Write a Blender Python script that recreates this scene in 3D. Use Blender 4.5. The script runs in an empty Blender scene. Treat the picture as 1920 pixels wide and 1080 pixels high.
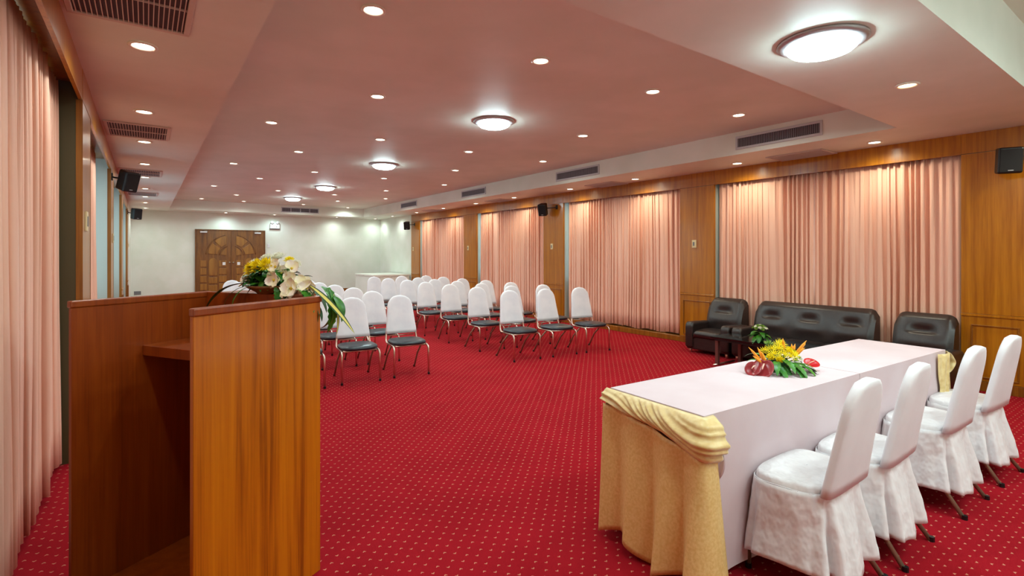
import bpy, bmesh, math, random
from math import sin, cos, pi, radians, sqrt, exp, atan2
from mathutils import Vector, Matrix, noise
random.seed(7)
SC = bpy.context.scene
COL = SC.collection

# ---------------------------------------------------------------- camera, sky, exposure
cam_d = bpy.data.cameras.new('camera'); cam = bpy.data.objects.new('camera', cam_d); COL.objects.link(cam)
cam.location = (0, 0, 1.40)
cam.rotation_euler = (radians(90), 0, -radians(35.549))
cam_d.sensor_width = 36; cam_d.lens = 18.0; cam_d.shift_y = -64 / 1920; cam_d.clip_start = 0.05
SC.camera = cam
w = bpy.data.worlds.new('sky'); SC.world = w; w.use_nodes = True
bg = w.node_tree.nodes['Background']
bg.inputs[0].default_value = (0.72, 0.92, 1.0, 1); bg.inputs[1].default_value = 2.6
SC.view_settings.view_transform = 'Standard'; SC.view_settings.look = 'None'
SC.view_settings.gamma = 1.0; SC.view_settings.use_curve_mapping = False
SC.view_settings.exposure = 0.12
P_DOWN = 35.0      # watts of one recessed downlight
E_LAMP = 56.0      # glow of the round ceiling lamps
WARM = (1.0, 0.96, 0.74); NEUT = (0.86, 1.0, 0.95); COOL = (0.70, 0.97, 1.0)

# ---------------------------------------------------------------- materials
def s2l(c):
    return tuple(((v / 255) / 12.92 if v / 255 <= 0.04045 else ((v / 255 + 0.055) / 1.055) ** 2.4) for v in c)
class NT:
    def __init__(s, m): s.t = m.node_tree; s.n = s.t.nodes
    def add(s, kind, **k):
        nd = s.n.new(kind)
        for a, b in k.items(): setattr(nd, a, b)
        return nd
    def ln(s, a, b): s.t.links.new(a, b)
    def math(s, op, a, b=None, c=None):
        nd = s.n.new('ShaderNodeMath'); nd.operation = op
        for i, v in enumerate((a, b, c)):
            if v is None: continue
            if isinstance(v, (int, float)): nd.inputs[i].default_value = v
            else: s.ln(v, nd.inputs[i])
        return nd.outputs[0]
def mat(name, col, rough=0.6, metal=0.0, spec=0.5, coat=0.0, sheen=0.0, emit=None, es=0, sub=0):
    m = bpy.data.materials.new(name); m.use_nodes = True
    b = m.node_tree.nodes['Principled BSDF']
    b.inputs['Base Color'].default_value = (*s2l(col), 1); b.inputs['Roughness'].default_value = rough
    b.inputs['Metallic'].default_value = metal; b.inputs['Specular IOR Level'].default_value = spec
    b.inputs['Coat Weight'].default_value = coat; b.inputs['Coat Roughness'].default_value = 0.12
    b.inputs['Sheen Weight'].default_value = sheen
    if emit: b.inputs['Emission Color'].default_value = (*emit, 1); b.inputs['Emission Strength'].default_value = es
    return m
def vary(m, c1, c2, scale=(6, 6, 6), detail=4, lo=0.35, hi=0.65, bump=0.0, bscale=None, bdist=0.01, rough=None):
    """noise colour variation between two tones and an optional bump"""
    k = NT(m); b = k.n['Principled BSDF']
    tc = k.add('ShaderNodeTexCoord'); mp = k.add('ShaderNodeMapping'); mp.inputs['Scale'].default_value = scale
    k.ln(tc.outputs['Object'], mp.inputs[0])
    nz = k.add('ShaderNodeTexNoise'); nz.inputs['Scale'].default_value = 1; nz.inputs['Detail'].default_value = detail
    k.ln(mp.outputs[0], nz.inputs['Vector'])
    r = k.add('ShaderNodeValToRGB'); r.color_ramp.elements[0].position = lo; r.color_ramp.elements[1].position = hi
    r.color_ramp.elements[0].color = (*s2l(c1), 1); r.color_ramp.elements[1].color = (*s2l(c2), 1)
    k.ln(nz.outputs[0], r.inputs[0]); k.ln(r.outputs[0], b.inputs['Base Color'])
    if bump:
        src = nz.outputs[0]
        if bscale:
            m2 = k.add('ShaderNodeMapping'); m2.inputs['Scale'].default_value = bscale; k.ln(tc.outputs['Object'], m2.inputs[0])
            n2 = k.add('ShaderNodeTexNoise'); n2.inputs['Scale'].default_value = 1; n2.inputs['Detail'].default_value = 3
            k.ln(m2.outputs[0], n2.inputs['Vector']); src = n2.outputs[0]
        bp = k.add('ShaderNodeBump'); bp.inputs['Strength'].default_value = bump; bp.inputs['Distance'].default_value = bdist
        k.ln(src, bp.inputs['Height']); k.ln(bp.outputs[0], b.inputs['Normal'])
    return m
def wood(name, c1, c2, c3, rough=0.35, coat=0.3, sc=(26, 26, 1.1), stripes=0.0):
    m = mat(name, c1, rough, coat=coat); k = NT(m); b = k.n['Principled BSDF']
    tc = k.add('ShaderNodeTexCoord'); mp = k.add('ShaderNodeMapping'); mp.inputs['Scale'].default_value = sc
    k.ln(tc.outputs['Object'], mp.inputs[0])
    n1 = k.add('ShaderNodeTexNoise'); n1.inputs['Scale'].default_value = 1; n1.inputs['Detail'].default_value = 6; n1.inputs['Distortion'].default_value = 0.3
    k.ln(mp.outputs[0], n1.inputs['Vector'])
    m2 = k.add('ShaderNodeMapping'); m2.inputs['Scale'].default_value = (sc[0] * 7, sc[1] * 7, sc[2] * 4)
    k.ln(tc.outputs['Object'], m2.inputs[0])
    n2 = k.add('ShaderNodeTexNoise'); n2.inputs['Scale'].default_value = 1; n2.inputs['Detail'].default_value = 3
    k.ln(m2.outputs[0], n2.inputs['Vector'])
    mx = k.math('ADD', k.math('MULTIPLY', n1.outputs[0], 0.65), k.math('MULTIPLY', n2.outputs[0], 0.35))
    r = k.add('ShaderNodeValToRGB'); e = r.color_ramp.elements
    e[0].position = 0.34; e[0].color = (*s2l(c1), 1); e[1].position = 0.66; e[1].color = (*s2l(c3), 1)
    e2 = e.new(0.5); e2.color = (*s2l(c2), 1)
    k.ln(mx, r.inputs[0]); k.ln(r.outputs[0], b.inputs['Base Color'])
    bp = k.add('ShaderNodeBump'); bp.inputs['Strength'].default_value = 0.06; bp.inputs['Distance'].default_value = 0.004
    k.ln(mx, bp.inputs['Height']); k.ln(bp.outputs[0], b.inputs['Normal'])
    return m

M = {}
M['wood'] = wood('wall_veneer', (150, 86, 4), (172, 106, 8), (188, 122, 18), rough=0.3, coat=0.35)
M['wood_dark'] = wood('wood_moulding', (112, 62, 8), (136, 80, 12), (154, 96, 18), rough=0.35)
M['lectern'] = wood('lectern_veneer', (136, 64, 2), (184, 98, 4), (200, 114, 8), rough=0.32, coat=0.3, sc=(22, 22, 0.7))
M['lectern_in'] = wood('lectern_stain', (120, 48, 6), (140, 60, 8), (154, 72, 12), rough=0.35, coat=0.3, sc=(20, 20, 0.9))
M['door'] = wood('door_timber', (84, 48, 14), (116, 70, 20), (140, 92, 32), rough=0.4, coat=0.2, sc=(16, 16, 1.4))
M['door_panel'] = wood('door_panel_timber', (110, 68, 18), (146, 96, 30), (160, 112, 40), rough=0.4, coat=0.2, sc=(12, 12, 1.0))
M['plaster'] = vary(mat('ceiling_paint', (224, 228, 216), 0.55), (218, 223, 210), (229, 232, 221), (1.5, 1.5, 1.5), bump=0.02, bscale=(60, 60, 60), bdist=0.002)
M['wallpaint'] = vary(mat('wall_paint', (226, 232, 220), 0.6), (220, 227, 214), (230, 235, 226), (2, 2, 2), bump=0.03, bscale=(90, 90, 90), bdist=0.002)
M['reveal'] = mat('reveal_paint', (176, 184, 176), 0.28)
M['reveal_dark'] = mat('reveal_olive', (74, 66, 40), 0.35)  # darker olive tone for the reveals of the first left pillar
M['alu'] = mat('window_metal', (190, 196, 198), 0.35, metal=0.7)
M['curtain'] = vary(mat('curtain_cloth', (236, 186, 162), 0.8), (231, 178, 152), (242, 196, 174), (3, 3, 0.4), bump=0.12, bscale=(260, 260, 260), bdist=0.002)
M['cover'] = vary(mat('chair_cover_cloth', (232, 232, 238), 0.8, sheen=0.2), (226, 227, 234), (238, 238, 242), (5, 5, 5), bump=0.25, bscale=(9, 9, 6), bdist=0.012)
M['cover2'] = vary(mat('cover_cotton', (228, 224, 226), 0.8), (222, 218, 220), (234, 231, 233), (5, 5, 5), bump=0.9, bscale=(9, 9, 6), bdist=0.035)
M['cover_flat'] = vary(mat('cover_stretch', (226, 222, 226), 0.8), (223, 219, 223), (229, 226, 230), (5, 5, 5), bump=0.1, bscale=(200, 200, 200), bdist=0.002)
M['cloth'] = vary(mat('tablecloth_cotton', (214, 194, 198), 0.85, spec=.2), (211, 190, 194), (217, 199, 203), (3, 3, 3), bump=0.2, bscale=(5, 5, 3), bdist=0.012)
M['gold'] = vary(mat('gold_satin', (228, 192, 124), 0.42), (222, 184, 114), (234, 202, 138), (90, 90, 90), bump=0.15, bscale=(180, 180, 180), bdist=0.002)
M['gold_light'] = vary(mat('gold_sheen_satin', (226, 196, 132), 0.35, sheen=0.4), (218, 186, 118), (234, 210, 150), (30, 30, 30), bump=0.1, bscale=(40, 40, 40), bdist=0.005)
M['leather'] = vary(mat('brown_leather', (34, 24, 22), 0.36, spec=0.6), (30, 21, 20), (40, 30, 27), (30, 30, 30), bump=0.15, bscale=(140, 140, 140), bdist=0.003)
M['vinyl'] = mat('navy_vinyl', (18, 34, 44), 0.32, spec=0.6)
M['chrome'] = mat('chrome', (225, 205, 192), 0.28, metal=1.0)
M['steel'] = mat('brushed_steel', (150, 136, 112), 0.4, metal=0.6)
M['bronze'] = mat('bronze_post', (118, 78, 72), 0.35, metal=0.5)
M['black'] = mat('black_plastic', (14, 16, 18), 0.4)
M['blackglass'] = mat('black_glass', (10, 12, 13), 0.08)
M['grille_dark'] = mat('dark_mesh', (8, 9, 12), 0.7)
M['ivory'] = mat('ivory_plastic', (222, 206, 160), 0.4)
M['white_pl'] = mat('white_plastic', (226, 228, 228), 0.4)
M['grey_pl'] = mat('grey_plastic', (120, 124, 126), 0.5)
M['vent_frame'] = mat('vent_frame_paint', (190, 192, 194), 0.45)
M['vent_pink'] = mat('vent_ceiling_paint', (205, 190, 180), 0.5)
M['vent_slat'] = mat('vent_slat_paint', (150, 154, 162), 0.5)
M['vent_dark'] = mat('vent_inside', (80, 70, 74), 0.8)
M['ring'] = mat('lamp_rim', (176, 178, 182), 0.35, metal=0.4)
M['trimring'] = mat('downlight_rim', (235, 228, 215), 0.4)
M['glow_w'] = mat('lit_bulb_warm', (255, 255, 255), 0.5, emit=(1.0, 0.93, 0.74), es=14)
M['glow_o'] = mat('lit_bulb_amber', (255, 255, 255), 0.5, emit=(1.0, 0.74, 0.35), es=8)
M['glow_c'] = mat('lit_lamp_cool', (255, 255, 255), 0.5, emit=COOL, es=E_LAMP)
M['leaf'] = vary(mat('leaf_green', (40, 120, 26), 0.4), (30, 98, 20), (84, 160, 44), (18, 18, 18))
M['leaf_dark'] = vary(mat('leaf_dark_green', (16, 62, 22), 0.45), (10, 46, 14), (30, 84, 28), (18, 18, 18))
M['leaf_lime'] = vary(mat('leaf_lime', (120, 160, 50), 0.45), (90, 140, 34), (170, 196, 80), (18, 18, 18))
M['leaf_yellow'] = mat('leaf_variegated', (226, 214, 110), 0.5)
M['stem'] = mat('stem_green', (60, 90, 36), 0.5)
M['fl_yellow'] = mat('petal_yellow', (255, 232, 20), 0.6)
M['fl_white'] = mat('petal_white', (246, 244, 226), 0.6)
M['fl_cream'] = vary(mat('petal_cream', (246, 232, 204), 0.6), (254, 246, 200), (252, 242, 232), (30, 30, 30))
M['fl_center'] = mat('flower_heart', (222, 190, 60), 0.7)
M['fl_orange'] = mat('petal_orange', (248, 160, 30), 0.5)
M['fl_red'] = mat('spathe_red', (196, 22, 30), 0.25)
M['fl_maroon'] = mat('spathe_maroon', (150, 44, 48), 0.25)
M['spadix'] = mat('spadix_pink', (238, 190, 170), 0.5)
M['bowl'] = wood('bowl_timber', (84, 48, 16), (112, 68, 26), (136, 90, 40), rough=0.3)

# window glass: clear, slightly frosted pane
def glassmat():
    m = bpy.data.materials.new('frosted_pane'); m.use_nodes = True; k = NT(m); k.n.clear()
    o = k.add('ShaderNodeOutputMaterial'); a = k.add('ShaderNodeBsdfTransparent'); a.inputs[0].default_value = (0.85, 0.95, 0.97, 1)
    t = k.add('ShaderNodeBsdfTranslucent'); t.inputs[0].default_value = (0.9, 0.96, 1, 1)
    x = k.add('ShaderNodeMixShader'); x.inputs[0].default_value = 0.35
    k.ln(a.outputs[0], x.inputs[1]); k.ln(t.outputs[0], x.inputs[2])
    g = k.add('ShaderNodeBsdfGlossy'); g.inputs['Roughness'].default_value = 0.05
    y = k.add('ShaderNodeMixShader'); y.inputs[0].default_value = 0.06
    k.ln(x.outputs[0], y.inputs[1]); k.ln(g.outputs[0], y.inputs[2]); k.ln(y.outputs[0], o.inputs[0])
    return m
M['glass'] = glassmat()

# carpet: red pile with a staggered grid of small buff flecks (world metres)
def carpetmat():
    m = mat('red_carpet', (150, 20, 30), 0.95, spec=0.05); k = NT(m); b = k.n['Principled BSDF']
    g = k.add('ShaderNodeNewGeometry'); sp = k.add('ShaderNodeSeparateXYZ'); k.ln(g.outputs['Position'], sp.inputs[0])
    P = 0.0757
    def cell(ox, oy):
        fx = k.math('SUBTRACT', k.math('FRACT', k.math('DIVIDE', k.math('ADD', sp.outputs[0], ox + 10), P)), 0.5)
        fy = k.math('SUBTRACT', k.math('FRACT', k.math('DIVIDE', k.math('ADD', sp.outputs[1], oy + 10), P)), 0.5)
        # a chevron: |fx| tilts fy
        sg = 1.0 if ox == 0.0285 else -1.0
        c = k.math('ADD', fy, k.math('MULTIPLY', k.math('ABSOLUTE', fx), 0.8 * sg))
        e = k.math('ADD', k.math('POWER', k.math('DIVIDE', fx, 0.105), 2), k.math('POWER', k.math('DIVIDE', c, 0.05), 2))
        return k.math('LESS_THAN', e, 1.0)
    f = k.math('MAXIMUM', cell(0.0285, 0.012), cell(0.0285 + P / 2, 0.012 + P / 2))
    n1 = k.add('ShaderNodeTexNoise'); n1.inputs['Scale'].default_value = 2.2; n1.inputs['Detail'].default_value = 3
    k.ln(g.outputs['Position'], n1.inputs['Vector'])
    n2 = k.add('ShaderNodeTexNoise'); n2.inputs['Scale'].default_value = 400; k.ln(g.outputs['Position'], n2.inputs['Vector'])
    r = k.add('ShaderNodeValToRGB'); r.color_ramp.elements[0].position = 0.3; r.color_ramp.elements[1].position = 0.7
    r.color_ramp.elements[0].color = (*s2l((140, 18, 28)), 1); r.color_ramp.elements[1].color = (*s2l((160, 24, 36)), 1)
    k.ln(k.math('ADD', k.math('MULTIPLY', n1.outputs[0], 0.6), k.math('MULTIPLY', n2.outputs[0], 0.4)), r.inputs[0])
    mx = k.add('ShaderNodeMix', data_type='RGBA'); k.ln(k.math('MULTIPLY', f, 0.7), mx.inputs[0])
    k.ln(r.outputs[0], mx.inputs[6]); mx.inputs[7].default_value = (*s2l((214, 150, 122)), 1)
    k.ln(mx.outputs[2], b.inputs['Base Color'])
    bp = k.add('ShaderNodeBump'); bp.inputs['Strength'].default_value = 0.3; bp.inputs['Distance'].default_value = 0.004
    k.ln(n2.outputs[0], bp.inputs['Height']); k.ln(bp.outputs[0], b.inputs['Normal'])
    return m
M['carpet'] = carpetmat()

# ---------------------------------------------------------------- mesh builder
class MB:
    def __init__(s): s.v = []; s.f = []
    def quad(s, a, b, c, d):
        n = len(s.v); s.v += [tuple(a), tuple(b), tuple(c), tuple(d)]; s.f.append((n, n + 1, n + 2, n + 3)); return s
    def box(s, x0, x1, y0, y1, z0, z1, mtx=None):
        n = len(s.v)
        p = [(x, y, z) for x in (x0, x1) for y in (y0, y1) for z in (z0, z1)]
        if mtx is not None: p = [tuple(mtx @ Vector(q)) for q in p]
        s.v += p
        for f in ((0, 1, 3, 2), (4, 6, 7, 5), (0, 4, 5, 1), (2, 3, 7, 6), (0, 2, 6, 4), (1, 5, 7, 3)): s.f.append(tuple(n + i for i in f))
        return s
    def tube(s, pts, r, n=8, cap=True):
        pts = [Vector(p) for p in pts]; base = len(s.v); prev = None
        for i, p in enumerate(pts):
            t = (pts[min(i + 1, len(pts) - 1)] - pts[max(i - 1, 0)]).normalized()
            if prev is None: a = t.orthogonal().normalized()
            else:
                a = prev - t * prev.dot(t); a = a.normalized() if a.length > 1e-6 else t.orthogonal().normalized()
            prev = a; b = t.cross(a); rr = r[i] if isinstance(r, (list, tuple)) else r
            for k in range(n):
                an = 2 * pi * k / n; s.v.append(tuple(p + (a * cos(an) + b * sin(an)) * rr))
        for i in range(len(pts) - 1):
            for k in range(n):
                k2 = (k + 1) % n; s.f.append((base + i * n + k, base + i * n + k2, base + (i + 1) * n + k2, base + (i + 1) * n + k))
        if cap:
            s.f.append(tuple(base + k for k in range(n))[::-1]); e = base + (len(pts) - 1) * n; s.f.append(tuple(e + k for k in range(n)))
        return s
    def lathe(s, prof, n=24, c=(0, 0, 0)):
        base = len(s.v)
        for r, z in prof:
            for k in range(n):
                a = 2 * pi * k / n; s.v.append((c[0] + r * cos(a), c[1] + r * sin(a), c[2] + z))
        for i in range(len(prof) - 1):
            for k in range(n):
                k2 = (k + 1) % n; s.f.append((base + i * n + k, base + i * n + k2, base + (i + 1) * n + k2, base + (i + 1) * n + k))
        return s
    def grid(s, fn, nu, nv, closed=False):
        base = len(s.v); cu = nu if closed else nu + 1
        for j in range(nv + 1):
            for i in range(cu): s.v.append(tuple(fn(i / nu, j / nv)))
        for j in range(nv):
            for i in range(nu):
                i2 = (i + 1) % cu
                s.f.append((base + j * cu + i, base + j * cu + i2, base + (j + 1) * cu + i2, base + (j + 1) * cu + i))
        return s
    def prism(s, out, fn0, fn1):
        """outline points (2D) -> closed solid between two mappings"""
        n = len(out); b = len(s.v)
        s.v += [tuple(fn0(p)) for p in out] + [tuple(fn1(p)) for p in out]
        s.f.append(tuple(b + i for i in range(n))[::-1]); s.f.append(tuple(b + n + i for i in range(n)))
        for i in range(n):
            j = (i + 1) % n; s.f.append((b + i, b + j, b + n + j, b + n + i))
        return s
    def mesh(s, name, m, smooth=False):
        me = bpy.data.meshes.new(name); me.from_pydata(s.v, [], s.f)
        bm = bmesh.new(); bm.from_mesh(me); bmesh.ops.recalc_face_normals(bm, faces=bm.faces); bm.to_mesh(me); bm.free()
        me.materials.append(M[m]); me.update()
        if smooth: me.polygons.foreach_set('use_smooth', [True] * len(me.polygons))
        return me
    def build(s, name, m, parent=None, smooth=False, bevel=0, seg=2, solid=0, sub=0):
        o = bpy.data.objects.new(name, s.mesh(name, m, smooth)); COL.objects.link(o)
        if parent is not None: o.parent = parent
        if solid: md = o.modifiers.new('thickness', 'SOLIDIFY'); md.thickness = solid; md.offset = 0
        if bevel:
            md = o.modifiers.new('bevel', 'BEVEL'); md.width = bevel; md.segments = seg; md.limit_method = 'ANGLE'; md.angle_limit = radians(40)
        if sub: md = o.modifiers.new('sub', 'SUBSURF'); md.levels = sub; md.render_levels = sub
        return o
def tag(o, label, cat, group=None):
    o['label'] = label; o['category'] = cat
    if group: o['group'] = group
    return o
def thing(name, label, cat, loc=(0, 0, 0), rz=0, group=None):
    o = bpy.data.objects.new(name, None); COL.objects.link(o); o.empty_display_size = 0.05
    o.location = loc; o.rotation_euler = (0, 0, rz); return tag(o, label, cat, group)
def struct(o): o['kind'] = 'structure'; return o
def kids(o): return [c for c in bpy.data.objects if c.parent is o]
def dup(root, loc, rz=0, label=None, group=None, rot=None):
    r = root.copy(); COL.objects.link(r); r.location = loc; r.rotation_euler = rot if rot else (0, 0, rz)
    if label: r['label'] = label
    if group: r['group'] = group
    for ch in kids(root):
        c = ch.copy(); COL.objects.link(c); c.parent = r
        for g in kids(ch):
            d = g.copy(); COL.objects.link(d); d.parent = c
    return r
def put(data, name, parent, mtx):
    o = bpy.data.objects.new(name, data); COL.objects.link(o); o.parent = parent; o.matrix_local = mtx; return o

# ---------------------------------------------------------------- room shell
XL, XR, Y0, Y1 = -0.35, 6.95, -1.6, 18.0
ZS, ZR, ZN = 2.65, 2.93, 3.12
RX0, RX1, RY0, RY1 = 0.52, 6.05, 1.91, 17.2
struct(MB().quad((-0.75, Y0, 0), (7.4, Y0, 0), (7.4, Y1, 0), (-0.75, Y1, 0)).build('floor', 'carpet'))
c = MB()
def hq(x0, x1, y0, y1, z): c.quad((x0, y0, z), (x1, y0, z), (x1, y1, z), (x0, y1, z))
hq(-0.75, RX0, Y0, Y1, ZS); hq(RX1, 7.4, Y0, Y1, ZS); hq(RX0, RX1, RY1, Y1, ZS); hq(RX0, RX1, 0.89, RY0, ZS)
hq(RX0, RX1, RY0, RY1, ZR); hq(RX0, RX1, Y0, 0.89, ZN)
for (xa, ya, xb, yb, z) in ((RX0, RY0, RX0, RY1, ZR), (RX1, RY0, RX1, RY1, ZR), (RX0, RY1, RX1, RY1, ZR), (RX0, RY0, RX1, RY0, ZR),
                            (RX0, Y0, RX0, 0.89, ZN), (RX1, Y0, RX1, 0.89, ZN), (RX0, 0.89, RX1, 0.89, ZN)):
    c.quad((xa, ya, ZS), (xb, yb, ZS), (xb, yb, z), (xa, ya, z))
struct(c.build('ceiling', 'plaster'))
struct(MB().box(-0.75, 7.4, Y1, Y1 + 0.1, 0, ZS + .3).build('wall_far', 'wallpaint'))
struct(MB().box(-0.75, 7.4, Y0 - 0.1, Y0, 0, ZN).build('wall_near', 'wallpaint'))
struct(MB().box(XL, XR, Y1 - 0.018, Y1, 0, 0.2).build('baseboard_far', 'wood_dark'))
PIL = [(0.97 - 2.6, 1.63), (4.50, 5.10), (7.92, 8.55), (11.30, 11.95), (14.72, 15.30)]
BAYS = [(1.63, 4.50), (5.10, 7.92), (8.55, 11.30), (11.95, 14.72)]
SILL, HEAD = 0.82, 2.5
def sidewall(side):
    """outer wall with a window hole per bay, built as real boxes"""
    nm = 'wall_right' if side > 0 else 'wall_left'
    xi = 7.14 if side > 0 else -0.60; xo = xi + side * 0.14
    x0, x1 = min(xi, xo), max(xi, xo)
    b = MB(); b.box(x0, x1, Y0, Y1, 0, SILL); b.box(x0, x1, Y0, Y1, HEAD, ZN)
    ys = [Y0] + [v for bay in BAYS for v in (bay[0] + .06, bay[1] - (.06 if bay[0] > 2 else .35))] + [Y1]
    for i in range(0, len(ys), 2): b.box(x0, x1, ys[i], ys[i + 1], SILL, HEAD)
    struct(b.build(nm, 'reveal'))
sidewall(1); sidewall(-1)
# plain white stretch of the right wall beyond the last pillar
struct(MB().box(XR + 0.005, 7.14, 15.30, Y1, 0, ZS).build('wall_right_end', 'wallpaint'))
struct(MB().box(-0.60, XL - 0.005, 15.30, Y1, 0, ZS).build('wall_left_end', 'wallpaint'))
tn = 0; wn = 0
def pillar(side, ya, yb, big=False, rev='reveal'):
    global tn
    tn += 1
    xf = XR if side > 0 else XL; xb = 7.14 if side > 0 else -0.60
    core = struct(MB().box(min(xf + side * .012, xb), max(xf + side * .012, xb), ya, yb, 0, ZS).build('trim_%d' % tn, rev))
    def slab(name, y0, y1, z0, z1, d0, d1, m='wood', bev=0.002):
        a, b = xf + side * d0, xf - side * d1
        return MB().box(min(a, b), max(a, b), y0, y1, z0, z1).build(name, m, core, bevel=bev, seg=1)
    slab('upper_panel', ya, yb, 0.785, 2.438, .012, 0)
    slab('lower_panel', ya, yb, 0.10, 0.755, .012, 0)
    slab('chair_rail', ya, yb, 0.757, 0.783, .012, .012, 'wood')
    slab('base_panel', ya, yb, 0.0, 0.098, .012, .008, 'wood_dark')
    # moulding frames standing proud of the lower panel
    segs = [(ya + .06, yb - .06)]
    if big: segs = [(1.187, 1.55), (0.62, 1.08), (0.0, 0.5)]
    for (p, q) in segs:
        b = MB(); x0, x1 = min(xf, xf - side * .012), max(xf, xf - side * .012); t = .014
        b.box(x0, x1, p, q, .66, .66 + t); b.box(x0, x1, p, q, .145 - t, .145); b.box(x0, x1, p, p + t, .145, .66); b.box(x0, x1, q - t, q, .145, .66)
        b.build('panel_moulding', 'wood_dark', core, bevel=.003, seg=1)
    # corner battens on the edges
    if not big:
        for y in (ya - .003, yb - .011): slab('edge_batten', y, y + .014, 0.10, 2.438, .034, .002, 'wood' if side > 0 else 'wood_dark', 0)
    slab('head_panel', ya, yb, 2.442, ZS, .012, 0.002)
for (a, b) in PIL[1:]: pillar(1, a, b)
pillar(1, -1.6, 1.63, True)
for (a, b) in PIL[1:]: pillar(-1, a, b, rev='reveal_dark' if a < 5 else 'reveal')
pillar(-1, -1.6, 1.63, True)
for side in (1, -1):
    xf = XR if side > 0 else XL
    for (a, b) in BAYS:
        tn += 1
        p, q = xf, xf + side * .022
        t = struct(MB().box(min(p, q), max(p, q), a + .001, b - .001, 2.44, ZS).build('trim_%d' % tn, 'wood', bevel=.001, seg=1))
        zp = 7.14 if side > 0 else -0.60
        MB().box(min(xf + side * .022, zp), max(xf + side * .022, zp), a + .001, b - .001, 2.55, 2.575).build('pelmet_board', 'wood_dark', t)
        # plinth under the curtain
        tn += 1
        p, q = (xf, xf + .19) if side > 0 else (xf - .21, xf - .25)
        struct(MB().box(min(p, q), max(p, q), a + .001, b - .001, 0, 0.085).build('trim_%d' % tn, 'wood_dark', bevel=.004, seg=1))
        wn += 1
        xg = 7.19 if side > 0 else -0.65
        wf = MB(); fa, fb = a + .06, b - (.06 if a > 2 else .35)
        for (y0, y1, z0, z1) in ((fa, fb, SILL, SILL + .05), (fa, fb, HEAD - .05, HEAD), (fa, fa + .05, SILL, HEAD), (fb - .05, fb, SILL, HEAD)): wf.box(xg - .025, xg + .025, y0, y1, z0, z1)
        wf = struct(wf.build('window_%d' % wn, 'alu', bevel=.003, seg=1))
        nv, nh = 4, 5
        for i in range(1, nv):
            y = fa + (fb - fa) * i / nv; MB().box(xg - .018, xg + .018, y - .02, y + .02, SILL + .05, HEAD - .05).build('mullion', 'alu', wf)
        for i in range(1, nh):
            z = SILL + (HEAD - SILL) * i / nh; MB().box(xg - .012, xg + .012, fa + .05, fb - .05, z - .014, z + .014).build('glazing_bar', 'alu', wf)
        MB().box(xg - .003, xg + .003, fa + .05, fb - .05, SILL + .05, HEAD - .05).build('pane', 'glass', wf)
        MB().box(xg - .10 if side < 0 else xg - .06, xg + .06 if side < 0 else xg + .10, fa, fb, SILL - .0, SILL + .004).build('window_sill', 'alu', wf)

# ---------------------------------------------------------------- curtains
BAYWORD = ['nearest', 'second', 'third', 'farthest']
def curtain(side, a, b, label, seed, zb=.095, xm=None):
    if side < 0: zb = .03
    rnd = random.Random(seed)
    a += .001; b -= .001
    xf = XR if side > 0 else XL
    xm = xm or (0.085 if side > 0 else 0.13)
    n = max(4, int((b - a) / .075)); ph = []
    # fold phases: irregular widths
    cuts = [0]
    for i in range(n): cuts.append(cuts[-1] + rnd.uniform(.55, 1.5))
    cuts = [q / cuts[-1] for q in cuts]
    amp = [rnd.uniform(.45, 1.0) for _ in range(n)]; off = [rnd.uniform(-.012, .012) for _ in range(n)]
    NU = n * 12
    def fn(u, v):
        k = 0
        while k < n - 1 and u > cuts[k + 1]: k += 1
        t = (u - cuts[k]) / (cuts[k + 1] - cuts[k])
        z = zb + (2.53 - zb) * (1 - v)
        dr = noise.noise(Vector((u * 5 + seed, v * 1.6, seed * .37)))
        A = .042 * amp[k] * (.62 + .38 * sin(u * 9 + seed * 1.7)) * (1.0 - .35 * exp(-((1 - v) * 1.2)) * 0 + .25 * dr)
        A *= 0.75 + .25 * min(1, v * 8)
        w = (.5 - .5 * cos(2 * pi * t)) ** .75
        sk = .010 * sin(2 * pi * t + 3 * v + amp[k] * 6)
        x = xf + side * (xm - A * (2 * w - 1) + off[k] * v + sk * .6)
        y = a + (b - a) * u + (.02 * dr * v + .013 * sin(4 * pi * t) * amp[k] + .010 * sin(2 * pi * t + 2 * v)) * min(1, u * (1 - u) * 24)
        zz = z + (.012 * sin(u * 17 + seed) + .01 * w) * v ** 4
        return (x, y, zz)
    o = MB().grid(fn, NU, 10).build('curtain', 'curtain', smooth=True, solid=.004)
    return tag(o, label, 'curtain', 'pink curtains along the side walls')
sd = 3
for i, (a, b) in enumerate(BAYS):
    m = (a + b) / 2 + (.05, -.1, .1, 0)[i]
    near = (('beside the plain wood wall, behind the sofa', 'behind the left leather armchair'),
            ('left of the pillar by the armchair', 'right of the pillar with the tilted speaker'),
            ('just left of the pillar with the tilted speaker', 'right of the fourth pillar counted from the right'),
            ('left of the fourth pillar counted from the right', 'farthest, beside the pillar that meets the white wall'))[i]
    curtain(1, a + .005, m, 'pleated pink curtain on the right wall, ' + near[0], sd); sd += 1
    curtain(1, m, b - (.03 if i == 0 else .075), 'pleated pink curtain on the right wall, ' + near[1], sd); sd += 1
curtain(-1, 1.66, 3.25, 'pleated pink curtain on the left wall, cut by the left edge of the photo', 31)
curtain(-1, 3.25, 4.46, 'pleated pink curtain on the left wall, behind the wooden lectern', 32)
curtain(-1, 5.13, 7.45, 'pink curtain on the left wall between the first and second pillars', 33)
curtain(-1, 8.58, 9.8, 'narrow pink curtain on the left wall just past the second pillar', 34)
curtain(-1, 11.98, 12.5, 'bunched pink curtain on the left wall past the third pillar', 35)

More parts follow.
